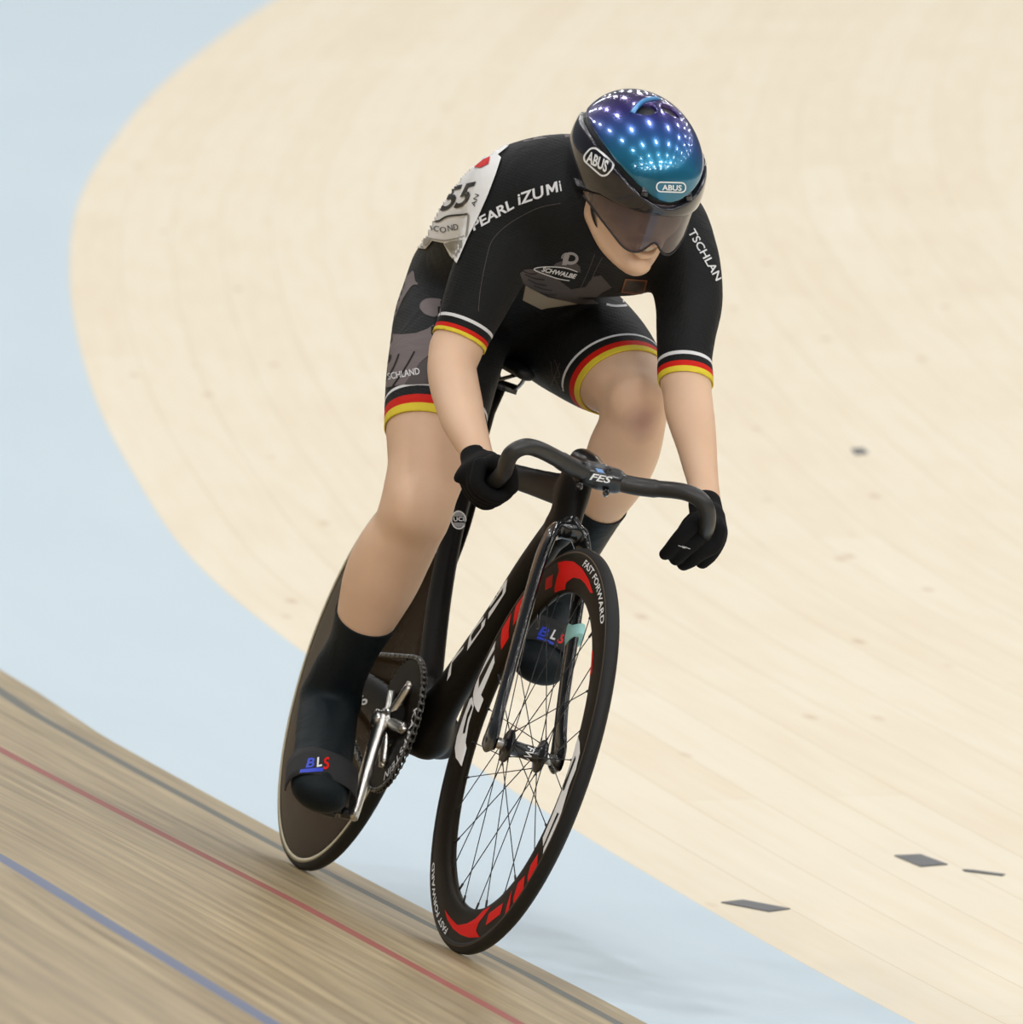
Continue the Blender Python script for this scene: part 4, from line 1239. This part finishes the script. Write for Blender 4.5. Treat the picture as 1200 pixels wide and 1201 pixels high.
# race number on the back
M_BIB = mat('bib_paper', srgb(240, 240, 240), rough=.5, bump=.6, bscale=60); M_BIBK = mat('bib_black', srgb(18, 18, 20), rough=.5)
M_BIBG = mat('bib_grey', srgb(150, 146, 136), rough=.4, bump=.6, bscale=90)
bib = sp('race_number', [G2([(520, 140), (440, 190), (385, 240), (290, 300), (190, 390), (130, 445), (90, 530), (55, 630), (40, 695), (90, 695), (125, 652), (180, 662), (210, 720), (245, 768), (275, 700), (300, 640), (350, 540), (400, 425), (440, 320), (466, 240), (450, 225), (500, 185)])], M_BIB, off=.0030, grid=2.5, limit=.16)
bs = bib.modifiers.new('t', 'SOLIDIFY'); bs.thickness = .0010; bs.offset = 0; bib['label'] = 'white race number with black digits'
BT = bvh_of(bib)
sp('number_print', [G2([(410, 232), (375, 248), (330, 285), (362, 288), (402, 268)])], M_RED, tree=BT, par=bib, off=.0020)
sx('number_print', '355', (501, 251), (547, 241), 31, m=M_BIBK, tree=BT, par=bib, off=.0020, bold=.03, updir=(.44, -.90), grid=3)
sp('number_print', [stroke(G2([(100, 550), (150, 556), (200, 530), (300, 520)]), 2.2)], M_BIBK, tree=BT, par=bib, off=.0020)
sp('number_print', [stroke(G2([(302, 522), (300, 560), (290, 640)]), 2.2)], M_BIBG, tree=BT, par=bib, off=.0020)
sp('number_print', [stroke(G2([(70, 632), (130, 645), (190, 650), (280, 630)]), 1.4)], M_BIBG, tree=BT, par=bib, off=.0020)
sp('number_print', [G2([(180, 668), (212, 655), (285, 650), (275, 700), (247, 740), (215, 712)])], M_BIBG, tree=BT, par=bib, off=.0020)
sp('number_print', [G2([(60, 645), (115, 640), (85, 690), (50, 690)])], M_BIBG, tree=BT, par=bib, off=.0020)
sx('number_print', 'SCO', (504.5, 270), (524, 273), 6.5, m=M_BIBK, tree=BT, par=bib, off=.0020)
sx('number_print', 'ND', (527, 271), (539, 269), 7, m=M_BIBK, tree=BT, par=bib, off=.0020)
sx('number_print', 'AN', (558, 243), (563, 229), 5, m=M_BIBK, tree=BT, par=bib, off=.0020)
sx('suit_lettering', 'PEARL', (556, 271), (604, 243.5), 11, bold=.035, shear=.2)
sx('suit_lettering', 'iZU', (608.5, 240.3), (641, 229.6), 12.5, bold=.03, shear=.2)
sx('suit_lettering', 'i', (657.5, 224.2), (660.8, 223.1), 12.5, bold=.03, shear=.2)
GM = [(0, 0), (0, 1), (.24, 1), (.5, .5), (.76, 1), (1, 1), (1, 0), (.79, 0), (.79, .60), (.56, .16), (.44, .16), (.21, .60), (.21, 0)]
def glyph_m(org, dx, up, m): return sp('suit_lettering', [[(org[0] + dx[0] * a + up[0] * b, org[1] + dx[1] * a + up[1] * b) for a, b in GM]], m, off=.0012, grid=2.5)
glyph_m((642, 229.4), (13.2, -4.4), (-1.6, -12.3), M_PRINT)
glyph_m((683, 217), (5, -1.1), (-.4, -7), M_PRINTG)
sx('suit_lettering', 'LD', (689.5, 215.6), (698.5, 213.6), 7, m=M_PRINTG, shear=.1)
sp('suit_pattern', [G2([(572, 158), (600, 118), (650, 100), (690, 96), (640, 126), (712, 120), (690, 138), (640, 145)])], M_GREYP)
sp('suit_pattern', [G2([(778, 105), (868, 108), (868, 152), (820, 130), (785, 135)])], M_GREYP)
sp('seam', [stroke(G2([(348, 1010), (358, 900), (390, 740), (420, 650), (500, 570), (640, 492), (762, 465)]), .7)], M_GREYD)
# chest
sp('suit_panel', [G7([(310, 405), (290, 500), (410, 560), (450, 550), (640, 524), (560, 505), (450, 480), (340, 425)])], mat('panel_beige', srgb(176, 164, 146), rough=.7))
sp('suit_pattern', [G7([(270, 330), (300, 305), (370, 300), (430, 310), (520, 370), (600, 430), (690, 415), (740, 350), (790, 340), (860, 420), (800, 450), (740, 500), (780, 528), (650, 525), (560, 505), (440, 465), (350, 430), (290, 390)])], M_GREYD)
for a, b in (((300, 335), (430, 368)), ((320, 365), (445, 405)), ((365, 405), (480, 435)), ((400, 450), (512, 462)), ((290, 315), (380, 330))):
    sp('suit_pattern', [stroke(G7([a, ((a[0] + b[0]) / 2, (a[1] + b[1]) / 2 + 8), b]), 1.1)], M_SUITS, off=.0012)
sp('suit_pattern', [G7([(478, 288), (505, 262), (540, 250), (620, 250), (658, 285), (662, 325), (560, 300)])], M_GREYD)
sp('suit_logo', [[(669.5 + 9.2 * math.cos(a), 302.5 + 7.4 * math.sin(a)) for a in np.linspace(0, 2 * PI, 26, False)], [(669.8 + 5.6 * math.cos(a), 302.2 + 4.0 * math.sin(a)) for a in np.linspace(0, 2 * PI, 20, False)]], M_PRINTG, off=.0012, grid=2)
sp('suit_logo', [G7([(542, 275), (572, 275), (592, 212), (572, 208), (548, 240)])], M_PRINTG, off=.0013, grid=2)
sp('suit_logo', [stroke(G7([(540, 232), (546, 212), (562, 200), (585, 198)]), 1.2)], M_PRINTG, off=.0013, grid=2)
sp('suit_logo', [stroke(G7([(640, 318), (560, 292), (430, 286), (360, 302), (440, 336), (520, 362), (590, 374)]), 1.1)], M_PRINT, off=.0012, grid=2)
sx('suit_lettering', 'SCHWALBE', (635, 317.5), (676, 326.5), 5.2, bold=.05, shear=.35, grid=2)
for L_ in ([(750, 205), (715, 300), (660, 420), (612, 500)], [(800, 225), (760, 300), (700, 430), (655, 512)]):
    sp('seam', [stroke(G7(L_), .9)], M_GREYD, off=.0010)
sp('crest', [G7([(945, 362), (1092, 372), (1065, 465), (918, 450)])], mat('crest_frame', srgb(150, 96, 62), rough=.5, metal=.3), off=.0012)
sp('crest', [G7([(953, 370), (1083, 379), (1058, 457), (928, 443)])], mat('crest_field', srgb(44, 28, 18), rough=.5), off=.0016)
sp('crest', [G7([(1000, 385), (1015, 378), (1030, 388), (1062, 392), (1048, 415), (1036, 430), (1020, 425), (1010, 448), (992, 428), (975, 430), (968, 410), (962, 390), (985, 395)])], M_BIBK, off=.0020, grid=2)
# left sleeve and left thigh
sx('suit_lettering', 'TSCHLAN', (806.5, 272), (839.5, 330), 9, bold=.02, updir=(.88, -.46))
sp('suit_pattern', [G7([(975, 492), (1030, 468), (1062, 520), (1112, 592), (1060, 560), (1000, 530)])], M_GREYP)
sp('suit_lettering', [stroke(G7([(825, 530), (880, 541), (955, 536), (994, 520), (960, 504), (930, 512)]), 2.6)], M_PRINT)
for L_ in ([(1040, 690), (1050, 760), (1100, 860)], [(1060, 680), (1090, 770), (1060, 780)], [(1040, 830), (1090, 700)]):
    sp('suit_pattern', [stroke(G3(L_), .8)], M_GREYD)

# ------------------------------------------------------------------ pedal straps over the toes
def strap(q0, q1, a, b, par, texts):
    p0, p1 = P(*q0), P(*q1); V = []; F = []; n = 40; rows = 5; d = unit(p1 - p0)
    sd = unit(np.array([0, 1, 0]) - d * d[1]); nn = np.cross(d, sd)
    for r_ in range(rows):
        c = p0 + (p1 - p0) * r_ / (rows - 1); kk = 1 - .10 * r_ / (rows - 1)
        for i in range(n):
            t = -.30 + (PI + .60) * i / (n - 1); ct, st_ = math.cos(t), math.sin(t)
            ct = math.copysign(abs(ct) ** .8, ct); st_ = math.copysign(abs(st_) ** .8, st_)
            V.append(c + sd * a * ct + nn * b * kk * st_)
    for r_ in range(rows - 1):
        for i in range(n - 1): F.append((r_ * n + i, r_ * n + i + 1, (r_ + 1) * n + i + 1, (r_ + 1) * n + i))
    o = MB().add(V, F).obj('strap', M_STRAP, par); so = o.modifiers.new('t', 'SOLIDIFY'); so.thickness = .0022; so.offset = 1
    T_ = bvh_of(o)
    for ch, m, org, end, h, sh in texts:
        print_text('strap_lettering', ch, T_, m, o, org, end, h, .04, sh, off=.0030, grid=2)
    return o, T_
st_r, T_ = strap((378, 905, .455), (376, 934, .510), .0570, .0415, ped_r,
      [('B', M_BLUE, (358.5, 902), (370, 900.5), 10.5, .35), ('L', M_WHITE, (371, 901), (377.5, 899.5), 10.5, .35), ('S', M_RED, (379, 904), (389.5, 900), 12, .5)])
print_poly('strap_lettering', [[(353, 904), (371, 902), (379, 902), (378, 906), (352, 908)]], T_, M_BLUE, st_r, off=.003, grid=2)
st_l, T_ = strap((639, 749, .360), (634, 776, .422), .0500, .039, ped_l,
      [('B', M_BLUE, (630, 746), (641, 749.5), 11, .2), ('L', M_WHITE, (644, 750), (650, 752), 11, .2), ('S', M_RED, (652, 754), (659, 757), 11, .2)])
print_poly('strap_lettering', [[(630, 747.5), (641, 751.5), (649, 755.5), (648, 758), (629, 751)]], T_, M_BLUE, st_l, off=.003, grid=2)
bk = spline([P(404, 887, .42), P(411, 892, .425), P(412, 905, .44), P(409, 917, .455), P(402, 914, .455)], 5)
MB().add(*tube(bk, .0016, 8)).obj('buckle', M_STEEL, st_r)

# ------------------------------------------------------------------ tape left on the infield boards
M_TAPE = mat('grey_tape', srgb(92, 92, 94), rough=.5, noise=.3, nscale=40)
Mb = np.array(M_BW.to_3x3())
def floor_pt(u, v, z=H0):
    d = Mb @ ray(u, v); c = Mb @ CP; t = (z - c[2]) / d[2]; return c + t * d
def tape_piece(pts, label, name='tape_patch'):
    q = [floor_pt(*p) for p in pts]; c = sum(q) / len(q); n = len(q)
    V = [(*(p - c)[:2], 0.0006) for p in q] + [(*(p - c)[:2], .0022) for p in q]
    F = [tuple(range(n))[::-1], tuple(range(n, 2 * n))] + [(i, (i + 1) % n, n + (i + 1) % n, n + i) for i in range(n)]
    o = mk(name, V, F, M_TAPE, None, False); o.location = (c[0], c[1], H0); tag(o, label, 'tape', 'grey tape on the infield boards')
C5 = lambda p: tr(700, 900, 2.4, p)
tape_piece(C5([(350, 382), (412, 375), (545, 400), (485, 408)]), 'grey tape patch on the pale boards closest to the blue band')
tape_piece(C5([(838, 250), (912, 247), (988, 275), (912, 281)]), 'wide grey tape patch on the pale boards beside the narrow strip')
tape_piece(C5([(1030, 289), (1060, 291), (1150, 303), (1142, 307), (1036, 294)]), 'narrow dark tape strip on the pale boards at the right')
tape_piece([(998, 527), (1012, 526), (1019, 532), (1004, 534)], 'small distant grey tape patch, alone behind the rider')
